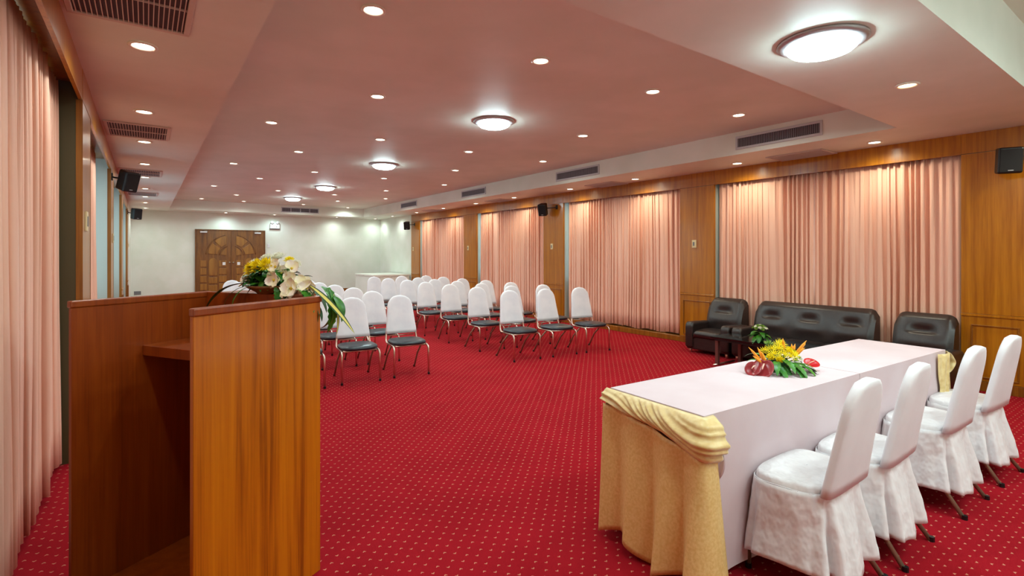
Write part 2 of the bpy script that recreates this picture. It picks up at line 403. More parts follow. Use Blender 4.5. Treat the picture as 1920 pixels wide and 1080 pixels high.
# ---------------------------------------------------------------- downlights and lamps
DL = {}
def downlight(x, y, z, label, color=NEUT, glow='glow_w', power=1.0, group='recessed downlights'):
    if glow not in DL:
        t = MB().lathe([(.076, -.001), (.078, -.008), (.062, -.012), (.054, -.004), (.054, -.001)], 20).mesh('downlight', 'trimring', True)
        g = MB().lathe([(.0, -.009), (.030, -.0085), (.052, -.005)], 20).mesh('bulb', glow, True)
        DL[glow] = (t, g)
    t, g = DL[glow]
    o = bpy.data.objects.new('downlight', t); COL.objects.link(o); o.location = (x, y, z); tag(o, label, 'downlight', group)
    b = bpy.data.objects.new('bulb', g); COL.objects.link(b); b.parent = o
    key = ('spot', tuple(color), power)
    if key not in DL:
        ld = bpy.data.lights.new('downlight_beam', 'SPOT'); ld.energy = P_DOWN * power; ld.color = color
        ld.spot_size = radians(168); ld.spot_blend = 0.9; ld.shadow_soft_size = 0.04; DL[key] = ld
    lo = bpy.data.objects.new('light_source', DL[key]); COL.objects.link(lo); lo.parent = o; lo.location = (0, 0, -.05)
    return o
ROWS = [('over the front of the room, nearest the camera', [(1.158, 3.114, COOL), (2.538, 3.16, COOL), (3.877, 3.148, NEUT), (5.299, 3.13, NEUT)]),
        ('in the second ceiling row, level with the first large lamp', [(1.825, 4.795, NEUT), (4.592, 4.85, NEUT)]),
        ('in the third ceiling row', [(1.184, 6.462, NEUT), (2.542, 6.58, NEUT), (3.923, 6.599, WARM), (5.323, 6.572, NEUT)]),
        ('in the fourth ceiling row, level with the second large lamp', [(1.854, 8.077, NEUT), (4.599, 8.212, NEUT)]),
        ('in the fifth ceiling row', [(1.201, 9.761, NEUT), (2.554, 9.897, NEUT), (3.91, 9.919, NEUT), (5.353, 10.062, NEUT)]),
        ('in the sixth ceiling row, level with the third large lamp', [(1.867, 11.379, NEUT), (4.707, 11.807, NEUT)]),
        ('in the seventh ceiling row', [(1.235, 13.221, NEUT), (2.584, 13.324, COOL), (3.95, 13.4, COOL), (5.374, 13.518, NEUT)]),
        ('in the eighth ceiling row, level with the farthest large lamp', [(1.9, 14.9, NEUT), (4.5, 14.95, NEUT)]),
        ('in the ninth and last ceiling row before the far wall', [(1.245, 16.469, NEUT), (2.3, 16.6, NEUT), (3.949, 16.59, NEUT), (5.409, 16.885, NEUT)])]
for word, pts in ROWS:
    names = ['leftmost', 'second from left', 'third from left', 'rightmost'] if len(pts) == 4 else ['left one', 'right one']
    for nm, (x, y, col) in zip(names, pts):
        downlight(x, y, ZR, 'recessed downlight %s, %s' % (word, nm), col, group='downlights in the raised ceiling panel')
ORD = ['first', 'second', 'third', 'fourth', 'fifth', 'sixth', 'seventh', 'eighth', 'ninth', 'tenth', 'eleventh']
for k, y in enumerate([1.9, 3.785, 5.528, 7.0, 8.727, 10.237, 12.0, 13.7, 15.3, 17.1]):
    downlight(-.015, y, ZS, 'recessed downlight in the low ceiling strip by the left wall, %s counted from the camera' % ORD[k], NEUT, power=.75, group='downlights along the left wall')
for k, y in enumerate([0.6, 2.299, 3.931, 5.739, 7.348, 9.183, 10.797, 12.5, 14.2, 16.05, 17.6]):
    downlight(6.62, y, ZS, 'recessed downlight in the low ceiling strip by the right curtains, %s from the camera' % ORD[k], WARM if k < 9 else NEUT, power=.8 if k < 9 else .5, group='downlights along the right wall')
for k, x in enumerate([1.96, 3.32, 5.27]):
    downlight(x, 17.62, ZS, 'recessed downlight close to the far wall, ' + ('left, over the door', 'middle, above the emergency light', 'right, left of the corner')[k], (COOL, COOL, NEUT)[k], power=.5, group='downlights by the far wall')
downlight(4.578, 1.381, ZS, 'amber recessed downlight right of the large lamp on the near ceiling beam', (1.0, .62, .28), 'glow_o', .35, 'downlights on the near beam')
downlight(1.6, 1.381, ZS, 'recessed downlight left of the large lamp on the near ceiling beam', NEUT, 'glow_w', .7, 'downlights on the near beam')
for k, (x, y) in enumerate([(1.2, -.3), (2.6, -.3), (3.9, -.3), (5.3, -.3), (1.2, -1.2), (2.6, -1.2), (3.9, -1.2), (5.3, -1.2)]):  # unseen downlights, added to brighten the near end of the room
    downlight(x, y, ZN, 'unseen recessed downlight added in the nearest raised panel, %s row, %s from the left' % (('first', 'second')[k // 4], ORD[k % 4]), NEUT, power=.9, group='unseen downlights added in the nearest raised panel')
bt = MB().lathe([(.0, -.001), (.235, -.001), (.238, -.014), (.215, -.026), (.185, -.030)], 40).mesh('ceiling_lamp', 'ring', True)
bd = MB().lathe([(.188, -.024), (.182, -.045), (.160, -.064), (.120, -.078), (.06, -.086), (0.0, -.088)], 40).mesh('glass_dome', 'glow_c', True)
for k, (x, y, z, lb) in enumerate([(3.229, 1.389, ZS, 'large round flush ceiling lamp on the near beam, biggest in the photo'), (3.26, 4.921, ZR, 'large round ceiling lamp in the raised panel, nearest of four'),
                               (3.305, 8.384, ZR, 'large round ceiling lamp in the raised panel, second of four'), (3.32, 11.955, ZR, 'large round ceiling lamp in the raised panel, third of four'),
                               (3.26, 14.863, ZR, 'large round ceiling lamp in the raised panel, farthest, near the far wall'),
                               (1.9, -.75, ZN, 'unseen large round ceiling lamp added in the nearest raised panel, left one'), (4.6, -.75, ZN, 'unseen large round ceiling lamp added in the nearest raised panel, right one')]):  # last two are out of view, added to light surfaces facing the camera
    o = bpy.data.objects.new('ceiling_lamp', bt); COL.objects.link(o); o.location = (x, y, z); tag(o, lb, 'ceiling lamp', 'large round ceiling lamps')
    d = bpy.data.objects.new('glass_dome', bd); COL.objects.link(d); d.parent = o

# ---------------------------------------------------------------- air vents
def vent(mtx, L, W, nslat, label, fm='vent_frame', sm='vent_slat', cross=3, group='air vents'):
    """local: x along length, y across, z out of the surface"""
    t = thing('air_vent', label, 'air vent', group=group); t.matrix_world = mtx
    f = MB(); b = .028
    f.box(-L / 2, L / 2, -W / 2, -W / 2 + b, 0, .014); f.box(-L / 2, L / 2, W / 2 - b, W / 2, 0, .014)
    f.box(-L / 2, -L / 2 + b, -W / 2 + b, W / 2 - b, 0, .014); f.box(L / 2 - b, L / 2, -W / 2 + b, W / 2 - b, 0, .014)
    f.build('frame', fm, t, bevel=.003, seg=1)
    MB().box(-L / 2 + b, L / 2 - b, -W / 2 + b, W / 2 - b, 0, .002).build('backing', 'vent_dark', t)
    s = MB()
    for i in range(nslat):
        x = -L / 2 + b + (L - 2 * b) * (i + .5) / nslat; s.box(x - .0022, x + .0022, -W / 2 + b, W / 2 - b, .002, .011)
    o = s.build('slats', sm, t); o['kind'] = 'stuff'
    for i in range(1, cross):
        y = -W / 2 + W * i / cross; MB().box(-L / 2 + b, L / 2 - b, y - .003, y + .003, .002, .012).build('divider', fm, t)
    return t
FX = lambda y, z: Matrix(((0, 0, -1, RX1 - .001), (1, 0, 0, y), (0, 1, 0, z), (0, 0, 0, 1)))
for k, (a, b) in enumerate([(2.591, 3.61), (5.999, 7.086), (9.45, 10.50), (12.95, 14.03)]):
    vent(FX((a + b) / 2, 2.79), b - a, .165, 46, 'long grey air vent in the right ceiling step, %s from the camera' % ORD[k], cross=1, group='vents in the right ceiling step')
t = vent(Matrix(((1, 0, 0, 4.0), (0, 0, -1, RY1 - .001), (0, 1, 0, 2.785), (0, 0, 0, 1))), 1.14, .17, 46, 'long dark air vent in the far ceiling step above the emergency light', cross=1, group='vents in the far ceiling step')
for i in range(1, 4): MB().box(-.57 + i * .285 - .008, -.57 + i * .285 + .008, -.06, .06, .002, .013).build('divider', 'vent_frame', t)
CX_ = lambda x, y: Matrix(((1, 0, 0, x), (0, -1, 0, y), (0, 0, -1, ZS - .001), (0, 0, 0, 1)))
for k, y in enumerate([3.10, 6.43, 9.68, 13.1]):
    vent(CX_(-.065, y), .53, .70, 22, 'square slatted air vent in the low ceiling by the left wall, %s from camera' % ORD[k], 'vent_pink', 'vent_pink', 2, 'vents in the left ceiling strip')
for k, y in enumerate([3.14, 6.5, 9.9, 13.3]):
    vent(CX_(6.72, y), .42, .68, 20, 'mauve slatted air vent in the low ceiling by the right curtains, %s from camera' % ORD[k], 'vent_pink', 'vent_pink', 2, 'vents in the right ceiling strip')

# ---------------------------------------------------------------- wall plates, speakers, far wall fittings
def plate(loc, rz, label, m='ivory', w=.075, h=.12, group='wall plates'):
    t = thing('wall_switch', label, 'wall switch', loc, rz, group)       # faces local -y
    MB().box(-w / 2, w / 2, -.012, 0, -h / 2, h / 2).build('plate', m, t, bevel=.003)
    MB().box(-w / 4, w / 8, -.016, -.012, -h / 4, h / 4).build('rocker', 'grey_pl' if m == 'ivory' else m, t, bevel=.001, seg=1)
R90 = pi / 2
for (y, lb) in ((4.838, 'ivory wall switch on the pillar left of the left leather armchair'), (8.278, 'ivory wall switch under the tilted speaker pillar on the right wall'),
                (11.721, 'ivory wall switch on the right wall pillar between the third and farthest curtains'), (15.151, 'small white wall switch on the farthest right wall pillar')):
    plate((XR, y, 1.555), -R90, lb)
plate((XL, 4.72, 1.63), R90, 'ivory wall socket on the first left wall pillar behind the lectern', w=.10, h=.14)
plate((XL, 8.3, 1.6), R90, 'ivory wall switch on the second left wall pillar')
plate((XL, 15.1, 1.6), R90, 'ivory wall switch on the farthest left wall pillar')
plate((3.21, Y1, 1.66), 0, 'white wall switch right of the double door', 'white_pl')
plate((-.20, Y1, .29), 0, 'grey floor level socket at the left end of the far wall', 'grey_pl', .16, .10)
def speaker(loc, aim, wall, label, tilt=18):
    """speaker cabinet on a wall bracket; aim = heading of its front"""
    t = thing('wall_speaker', label, 'speaker', loc, 0, 'black speakers on the wall pillars')
    R = Matrix.Rotation(aim, 4, 'Z') @ Matrix.Rotation(radians(tilt), 4, 'X')
    b = MB(); w, h, d = .095, .125, .085
    out = [(-w, -d), (w, -d), (w * .72, d), (-w * .72, d)]
    b.prism(out, lambda p: (p[0], p[1], -h), lambda p: (p[0], p[1], h))
    o = b.build('cabinet', 'black', t, bevel=.02, seg=3, smooth=False); o.matrix_local = R
    g = MB().box(-w * .86, w * .86, -d - .004, -d + .004, -h * .86, h * .86).build('grille', 'grille_dark', t, bevel=.012, seg=2); g.matrix_local = R
    q = MB().box(-.02, .02, -d - .006, -d - .003, -h * .78, -h * .72).build('badge', 'vent_frame', t); q.matrix_local = R
    e = Vector(wall) - Vector(loc)
    MB().tube([R @ Vector((0, d - .01, 0)), R @ Vector((0, d + .03, 0)), e * .8, e * .99], .010, 8).build('bracket_arm', 'black', t, smooth=True)
    n = MB(); s = 1 if e.x > 0 else -1
    n.box(min(e.x, e.x - s * .014), max(e.x, e.x - s * .014), e.y - .03, e.y + .03, e.z - .045, e.z + .045).build('bracket_plate', 'black', t, bevel=.003)
speaker((6.76, 1.24, 2.30), radians(-62), (XR, 1.12, 2.36), 'black wall speaker high on the plain wood wall at the right edge', 8)
speaker((6.78, 8.36, 2.33), radians(-60), (XR, 8.12, 2.37), 'black tilted wall speaker on the right wall pillar behind the audience chairs', 18)
speaker((6.76, 15.2, 2.30), radians(-40), (XR, 15.05, 2.34), 'small black wall speaker at the edge of the white end wall', 14)
speaker((-.19, 7.98, 2.31), radians(40), (XL, 8.08, 2.36), 'black tilted wall speaker on the second left wall pillar', 18)
speaker((-.19, 14.6, 2.32), radians(30), (XL, 14.8, 2.36), 'small black wall speaker high on the farthest left pillar', 8)
# emergency light
t = thing('emergency_light', 'white twin head emergency light box above and right of the double door', 'emergency light', (3.39, Y1, 2.29))
MB().box(-.14, .14, -.07, 0, -.07, .07).build('battery_box', 'white_pl', t, bevel=.006)
MB().box(-.15, .15, -.03, 0, -.10, -.07).build('mount_tray', 'grey_pl', t)
for s in (-1, 1):
    MB().lathe([(.012, -.02), (.045, -.01), (.052, .03), (.0, .035)], 16).build('lamp_head', 'white_pl', t, smooth=True).matrix_local = Matrix.Translation((s * .08, -.05, .115)) @ Matrix.Rotation(radians(100), 4, 'X')
MB().box(.04, .06, -.073, -.07, -.03, .0).build('indicator', 'grey_pl', t)

# double door with fan carving
DX0, DX1, DH = 1.217, 3.078, 2.115
dr = struct(MB().box(DX0 - .03, DX0, Y1 - .06, Y1, 0, DH + .03).box(DX1, DX1 + .03, Y1 - .06, Y1, 0, DH + .03).box(DX0, DX1, Y1 - .06, Y1, DH, DH + .03).build('door_1', 'door', bevel=.003, seg=1))
DC = (DX0 + DX1) / 2
for s in (-1, 1):
    xa, xb = (DX0 + .002, DC - .002) if s < 0 else (DC + .002, DX1 - .002)
    lf = MB().box(xa, xb, Y1 - .045, Y1 - .005, .01, DH - .002).build('door_leaf', 'door', dr, bevel=.002, seg=1)
    yf = Y1 - .045
    def pan(out, lf=lf, yf=yf, s=s):
        MB().prism([(DC + s * p[0], p[1]) for p in out], lambda p: (p[0], yf + .001, p[1]), lambda p: (p[0], yf - .012, p[1])).build('carved_panel', 'door_panel', lf, bevel=.006, seg=1)
    ZC = 1.34
    def sector(r0, r1, a0, a1, xmin=.13, cx=.02):
        pts = []
        for i in range(9): a = radians(a0 + (a1 - a0) * i / 8); pts.append((max(cx + r1 * sin(a), xmin), ZC + r1 * cos(a)))
        for i in range(9): a = radians(a1 + (a0 - a1) * i / 8); pts.append((max(cx + r0 * sin(a), xmin), ZC + r0 * cos(a)))
        return pts
    pan(sector(.36, .62, 10.5, 44)); pan(sector(.36, .62, 52, 84)); pan(sector(.06, .27, 25, 84))
    # thin fan rings
    for r in (.31, .66):
        pts = [(.02 + r * sin(radians(a)), ZC + r * cos(radians(a))) for a in range(14, 87, 6)]
        MB().tube([(DC + s * p[0], yf - .004, p[1]) for p in pts], .011, 6).build('carved_ring', 'door', lf, smooth=True)
    for r in range(5):
        z1 = 1.20 - r * .235; z0 = z1 - .195
        pan([(.66, z0), (.83, z0), (.83, z1), (.66, z1)]); pan([(.13, z0), (.33, z0), (.33, z1), (.13, z1)])
    arch = [(.38, .74), (.61, .74)] + [(.495 + .115 * cos(a * pi / 8), 1.14 + .13 * sin(a * pi / 8)) for a in range(9)]
    pan(arch)
    for z0, z1 in ((.50, .69), (.26, .45), (.06, .22)): pan([(.38, z0), (.61, z0), (.61, z1), (.38, z1)])
    MB().box(DC + s * .05 - .012, DC + s * .05 + .012, yf - .006, yf, 1.05, 1.28).build('lock_plate', 'wood_dark', lf)
    MB().lathe([(0, -.05), (.022, -.045), (.026, -.03), (.012, -.015), (.012, 0)], 12).build('door_knob', 'steel', lf, smooth=True).matrix_local = Matrix.Translation((DC + s * .05, yf, 1.13)) @ Matrix.Rotation(radians(-90), 4, 'X')
    sg = MB().box(DC + s * .20 - .04, DC + s * .20 + .04, yf - .016, yf - .011, 1.055, 1.145).build('door_sign', 'white_pl', lf)
    MB().box(DC + s * .20 - .016, DC + s * .20 + .016, yf - .018, yf - .016, 1.08, 1.12).build('pictogram', 'grey_pl', sg) if False else None
    sx = DC + s * .74
    MB().box(sx - .09, sx + .09, yf - .05, yf, DH - .075, DH - .035).build('door_closer', 'white_pl', lf, bevel=.004)
    MB().tube([(sx, yf - .045, DH - .03), (sx + s * -.1, yf - .06, DH + .0), (sx + s * .04, yf - .02, DH + .012)], .007, 6).build('closer_arm', 'steel', lf)

# ---------------------------------------------------------------- rounded-box and cloth helpers
def outline_round(w0, w1, h, r, n=7):
    """trapezoid with round top: bottom half-width w0, top half-width w1"""
    pts = [(-w0, 0), (w0, 0)]
    for i in range(n + 1):
        a = pi / 2 * i / n; pts.append((w1 - r + r * cos(a), h - r + r * sin(a)))
    for i in range(n + 1):
        a = pi / 2 + pi / 2 * i / n; pts.append((-w1 + r + r * cos(a), h - r + r * sin(a)))
    return pts

# ---------------------------------------------------------------- banquet chair (faces local -y)
def back_slab(z0, z1, w0, w1, th, y0, lean, puff=.006):
    """upholstered back with rounded top; grid front+back closed as a loft"""
    h = z1 - z0; b = MB(); NV = 14; NU = 16
    def half(v):
        t = v; r = .125
        ww = w0 + (w1 - w0) * t
        zt = h * t
        if zt > h - r:
            k = (zt - (h - r)) / r; ww = ww - r + r * sqrt(max(0, 1 - k * k)) * 1.0
        return max(ww, .004)
    def fn(u, v):
        v2 = 1 - (1 - v) ** 1.35 if v > 0 else 0
        a = 2 * pi * u; hw = half(v2)
        ca, sa = cos(a), sin(a)
        x = hw * (abs(ca) ** .35) * (1 if ca > 0 else -1)
        dy = th / 2 * (abs(sa) ** .6) * (1 if sa > 0 else -1) * (1 if v2 < .98 else .6)
        return (x, y0 + lean * v2 + dy, z0 + h * v2)
    b.grid(fn, NU * 2, NV, closed=True)
    n = NU * 2; b.f.append(tuple(range(n))[::-1]); e = NV * n; b.f.append(tuple(e + i for i in range(n)))
    return b
def arcpts(p0, c, p1, n=5):
    p0, c, p1 = Vector(p0), Vector(c), Vector(p1)
    return [(p0 * (1 - t) ** 2 + c * 2 * t * (1 - t) + p1 * t * t) for t in [i / n for i in range(n + 1)]]
def seat_mesh(yf, yb, z0, z1, w, name='seat', m='vinyl'):
    b = MB(); cy = (yf + yb) / 2; d = (yb - yf) / 2
    def rr(a, s=1.0):
        ca, sa = cos(a), sin(a); return (w * s * abs(ca) ** .55 * (1 if ca > 0 else -1), cy + d * s * abs(sa) ** .62 * (1 if sa > 0 else -1))
    prof = [(.90, z0), (.985, z0 + .008), (1.0, (z0 + z1) / 2), (.975, z1 - .010), (.90, z1 - .001), (.6, z1 + .006), (.25, z1 + .009), (.01, z1 + .010)]
    b.grid(lambda u, v: (*rr(2 * pi * u, prof[int(round(v * 7))][0]), prof[int(round(v * 7))][1]), 28, 7, closed=True)
    b.f.append(tuple(range(28))[::-1]); return b
def add_leg(root, pts, r=.0115, m='chrome', foot=True):
    l = MB().tube(pts, r, 8).build('leg', m, root, smooth=True)
    if foot:
        p = Vector(pts[-1]); MB().tube([p + Vector((0, 0, .022)), p], .0135, 8).build('foot_cap', 'black', l)
    return l
def make_chair():
    t = thing('banquet_chair', '', 'chair')
    seat_mesh(-.235, .165, .352, .397, .205).build('seat', 'vinyl', t, smooth=True)
    MB().tube([(-.17, -.20, .346), (.17, -.20, .346), (.18, .13, .346), (-.18, .13, .346), (-.17, -.20, .346)], .009, 8).build('seat_frame', 'chrome', t, smooth=True)
    for s in (-1, 1):
        add_leg(t, [(s * .188, .10, .344), (s * .190, -.08, .344)] + arcpts((s * .192, -.13, .344), (s * .200, -.205, .344), (s * .202, -.213, .31)) + [(s * .204, -.222, 0.0)])
        add_leg(t, [(s * .183, -.05, .344), (s * .186, .12, .20), (s * .192, .262, 0.0)], .0105, 'steel')
    f = MB()
    for s in (-1, 1): f.tube(arcpts((s * .188, .10, .344), (s * .190, .165, .344), (s * .186, .175, .40)) + [(s * .160, .205, .60), (s * .110, .245, .84)], .0115, 8)
    f.tube([(-.15, .178, .418), (.15, .178, .418)], .007, 6)
    f.build('back_frame', 'chrome', t, smooth=True)
    back_slab(.445, .895, .190, .140, .05, .168, .085).build('back_cover', 'cover', t, smooth=True)
    return t
ch0 = make_chair()
RW = ['front', 'second', 'third', 'fourth', 'fifth', 'sixth', 'seventh']
first = True
rr = random.Random(5)
for blk, cols, base in (('R', (4.09, 4.70, 5.30), 5.57), ('L', (1.33, 1.92, 2.50), 5.70)):
    for k in range(7):
        for j, x in enumerate(cols):
            if blk == 'R': yaw = (-4.5, -3.5, -8)[j] if k == 0 else rr.uniform(-7, -1)
            else: yaw = -6 if k == 0 else rr.uniform(-7, -1)
            dy = (0, -.045, -.10)[j] if blk == 'R' else (0, -.02, -.04)[j]
            dx = rr.uniform(-.02, .02) if k else 0
            word = {'R': ('beside the aisle', 'middle', 'nearest the curtains'), 'L': ('leftmost, behind the lectern', 'middle', 'beside the aisle')}[blk][j]
            lb = 'white covered chair, navy seat, %s row, %s block, %s' % (RW[k], 'right' if blk == 'R' else 'left', word)
            loc = (x + dx, base + .865 * k + dy, 0)
            if first: ch0.location = loc; ch0.rotation_euler = (0, 0, radians(yaw)); ch0['label'] = lb; ch0['group'] = 'audience chairs'; first = False
            else: dup(ch0, loc, radians(yaw), lb, 'audience chairs')

# ---------------------------------------------------------------- head table
TA = radians(-2.3); TX, TY, TZ = 1.872, 1.258, .73
Tm = Matrix.Translation((TX, TY, 0)) @ Matrix.Rotation(TA, 4, 'Z')
TW = .54; LENS = [(0.0, 1.378), (1.383, 2.67)]
def tablething(name, lb, cat, **k):
    t = thing(name, lb, cat, **k); t.matrix_world = Tm; return t
for (a, b), lb in zip(LENS, ('folding table under the pink cloth, half with the gold swagged end', 'folding table under the pink cloth, half toward the wood wall')):
    t = tablething('folding_table', lb, 'table', group='tables of the head table row')
    MB().box(a + .012, b - .012, .012, TW - .012, TZ - .034, TZ - .006).build('tabletop', 'wood', t, bevel=.003)
    for x in (a + .12, b - .12):
        for y in (.08, TW - .08): MB().tube([(x, y, TZ - .034), (x, y, 0)], .013, 8).build('leg', 'black', t, smooth=True)
def cloth_side(a, b, y, zb, seed, out=-1, flare=.0):
    def fn(u, v):
        x = a + (b - a) * u; z = TZ - .004 - (TZ - .004 - zb) * v
        n = noise.noise(Vector((x * 3.2, z * .8, seed))); f = .012 * sin(x * 21 + 2 * n) * v ** 1.5 + .01 * n * v
        return (x, y + out * f * .5, z)
    return fn
for i, ((a, b), lb) in enumerate(zip(LENS, ('pale pink cloth over the near half of the head table', 'pale pink cloth over the far half of the head table'))):
    b2 = MB(); cs = cloth_side(a, b, 0, .04, 3.1 + i)
    def top(u, v, a=a, b=b, cs=cs):
        x = a + (b - a) * u
        if v < .1: return (x, TW + .003 - .003 * v / .1, TZ - .06 * (1 - v / .1))
        if v < .5: return (x, TW * (1 - (v - .1) / .4), TZ + .0015 * noise.noise(Vector((x * 3, v * 5, 1))) * sin(pi * (v - .1) / .4))
        q = (v - .5) / .5; p = cs(u, q); return (p[0], p[1] - .001, TZ - (TZ - .04) * q)
    b2.grid(top, 44, 40)
    if i == 0: b2.grid(lambda u, v: (-.0015 - .001 * v, TW * u, TZ + .0008 - .03 * v), 12, 2)
    o = b2.build('tablecloth', 'cloth', smooth=False, solid=.0025); o.matrix_world = Tm; tag(o, lb, 'tablecloth', 'pink tablecloths')
    o.data.polygons.foreach_set('use_smooth', [True] * len(o.data.polygons)); md = o.modifiers.new('e', 'EDGE_SPLIT'); md.split_angle = radians(50)
    MB().box(a if i == 0 else a - .002, (b if i == 1 else b + .002), -.0035, -.002, TZ - .004, TZ + .0005).build('hem', 'cloth', o) if False else None
# gold skirt: near end (local x=0, y from TW to 0) with swag
def swag_end(x0, sgn, label, seed, ymin, ymax, deep, drop_to):
    t = tablething('table_skirt', label, 'table skirt', group='gold satin table skirts')
    def low(s): return .07 + deep * s ** 1.4            # swag depth, s = 0 far corner ... 1 near corner
    CW = .90
    def P(s, off):
        """point off the table edge: along the end, then round the near corner"""
        if s < CW: return (x0 + sgn * off, ymax + (ymin - ymax) * s / CW)
        k = (s - CW) / (1 - CW); a = min(1, k * 1.5) * pi / 2; q = max(0, k - .5) * .12
        return (x0 + sgn * off * cos(a) - sgn * q, ymin - off * sin(a))
    def swag(u, v):
        s = u; d = low(s); z = TZ - .003 - d * v
        bul = sin(pi * min(1, v * 1.04)) ** .7
        w = v * 2.6 - s * 4.2 + .5 * sin(s * 7)
        f1 = abs(sin(pi * w)) ** .7; f2 = sin(2 * pi * w * 2.3 + 2 * s)
        off = .004 + (.026 + .030 * s) * bul + (.020 * f1 + .006 * f2) * bul
        x, y = P(s, off)
        return (x, y, z - .008 * f1 * bul - .010 * sin(8 * s) * v)
    MB().grid(swag, 150, 30).build('swag', 'gold_light', t, smooth=True, solid=.003)
    def skirt(u, v):
        s = u; zt = TZ - .015 - low(s) * .85; z = zt + (drop_to(s) + .03 * sin(2 * pi * s * 1.7 - 1) - zt) * v
        fo = .5 + .5 * sin(2 * pi * (s * 3.4 + .12 + .05 * sin(9 * s))); fo = fo ** .6
        off = .016 + (.014 + .085 * v ** 1.1 * (.35 + .65 * s)) * fo + .022 * v * (.2 + .8 * s)
        x, y = P(s, off)
        return (x, y + .018 * sin(2 * pi * s * 3.4) * v, z)
    MB().grid(skirt, 160, 24).build('drape', 'gold', t, smooth=True, solid=.004)
    return t
sk = swag_end(-.004, -1, 'gold satin skirt with gathered swag on the near end of the head table', 1, .0, TW + .02, .13, lambda s: .05 - .03 * s)
# audience side drape of the same skirt
def aud(u, v):
    x = -.01 + 2.69 * u; z = (TZ - .01) * (1 - v) + .04 * v
    fo = .5 + .5 * sin(2 * pi * u * 17 + 1.3 * sin(u * 9))
    return (x, TW + .012 + .012 * min(1, v * 8) + .035 * fo * v ** .5, z)
MB().grid(aud, 220, 12).build('front_drape', 'gold', sk, smooth=True, solid=.004)
def pinkfold(u, v):
    z = .60 - .17 * v; a = u * pi
    return (.055 + .045 * u - .01 * v, -.006 - .030 * sin(a) * (1 + .4 * sin(5 * a)) * sin(pi * min(1, v + .12)) ** .6, z)
MB().grid(pinkfold, 16, 10).build('gathered_tuck', 'cloth', sk, smooth=True, solid=.003)
t = tablething('table_skirt', 'knotted gold satin drape on the far end of the head table', 'table skirt', group='gold satin table skirts')
def fsw(u, v):
    z = TZ - .012 - .16 * v; b = sin(pi * min(1, v * 1.02)) ** .7
    f = sin(16 * v + 5 * u) * .5 + .3 * sin(23 * u)
    return (2.674 + .012 + (.05 + .012 * f) * b, -.035 * b * (1 - u) ** 3 + (TW + .02) * u - .005, z)
MB().grid(fsw, 40, 16).build('swag', 'gold_light', t, smooth=True, solid=.004)
def fdr(u, v):
    z = TZ - .14 - (TZ - .16) * v; fo = .5 + .5 * sin(2 * pi * u * 4 + .8)
    return (2.674 + .012 + .02 + .05 * fo * v ** .6, (TW + .02) * u - .01 - .02 * (1 - u) * v, z)
MB().grid(fdr, 70, 14).build('drape', 'gold', t, smooth=True, solid=.004)
# side wrap of the swag visible above the chair seats
def fside(u, v):
    z = TZ - .01 - .56 * v; a = pi * u; kn = .35 + .65 * abs(v - .38) ** .5 if v < .9 else .8
    w = .085 * (1.05 - .35 * exp(-((v - .42) / .1) ** 2))
    return (2.595 + w * (2 * u - 1) * 1.0 - .02 + .02 * v, -.016 - .026 * sin(a) * (1 + .25 * sin(7 * a + 9 * v)), z)
MB().grid(fside, 24, 20).build('side_knot', 'gold_light', t, smooth=True, solid=.003)

# ---------------------------------------------------------------- covered chairs behind the head table (face +y)
def make_covered():
    t = thing('covered_chair', '', 'chair')      # local -y is the chair's front, like the others
    def rr(a, s, e=0.0):
        ca, sa = cos(a), sin(a); y = .035 + (.15 * s + e) * abs(sa) ** .55 * (1 if sa > 0 else -1); return ((.222 * s + e) * (1 - .55 * (y - .035)) * abs(ca) ** .5 * (1 if ca > 0 else -1), y)
    prof = [(1.0, .405), (1.005, .425), (.985, .448), (.94, .458), (.6, .464), (.3, .466), (.01, .466)]
    MB().grid(lambda u, v: (*rr(2 * pi * u, prof[int(round(v * 6))][0]), prof[int(round(v * 6))][1]), 48, 6, closed=True).build('seat_cover', 'cover2', t, smooth=True)
    back_slab(.43, .895, .205, .150, .052, .185, .085).build('back_cover', 'cover_flat', t, smooth=True)
    N = 180
    def sk(u, v):
        a = 2 * pi * u; z = .43 - .315 * v
        # front is a = -pi/2 (y-), rear a = pi/2
        fl = .006 + .030 * v + .035 * max(0, sin(a)) * v ** 1.3
        x, y = rr(a, 1.0, fl)
        n = noise.noise(Vector((cos(a) * 2.2, sin(a) * 2.2, v * 1.2 + 4)))
        fo = .018 * n * v + .007 * v * noise.noise(Vector((cos(a) * 7, sin(a) * 7, v * 2 + 1))) + .0035 * noise.noise(Vector((cos(a) * 5, sin(a) * 9, v * 9)))
        # inverted pleats at the rear corners and rear middle
        for pa, wd, dp in ((pi / 2 - .62, .10, .040), (pi / 2 + .62, .10, .040), (pi / 2 + .12, .085, .04), (-.55, .10, .012), (pi + .55, .10, .012)):
            d = (a - pa + pi) % (2 * pi) - pi
            fo -= dp * exp(-(d / wd) ** 2) * min(1, v * 1.6)
            fo += dp * .35 * (exp(-((d - 2.2 * wd) / wd) ** 2) + exp(-((d + 2.2 * wd) / wd) ** 2)) * v
        l = sqrt(x * x + (y - .02) ** 2); x += x / l * fo; y += (y - .02) / l * fo
        y = max(y, -.122)
        return (x, y, z + .012 * sin(a * 2 + 1) * v + .008 * n)
    MB().grid(sk, N, 16, closed=True).build('skirt', 'cover2', t, smooth=True, solid=.002)
    MB().tube([(rr(2 * pi * i / 60, 1.0, .004)[0], rr(2 * pi * i / 60, 1.0, .004)[1], .43) for i in range(61)], .0022, 5, cap=False).build('seam_piping', 'cover_flat', t, smooth=True)
    for s in (-1, 1):
        add_leg(t, [(s * .18, -.08, .40), (s * .185, -.12, .3), (s * .188, -.13, 0)], .0105, 'steel')
        add_leg(t, [(s * .160, .03, .40), (s * .172, .14, .17), (s * .196, .265, 0.0)], .0115, 'steel')
    return t
cc = make_covered()
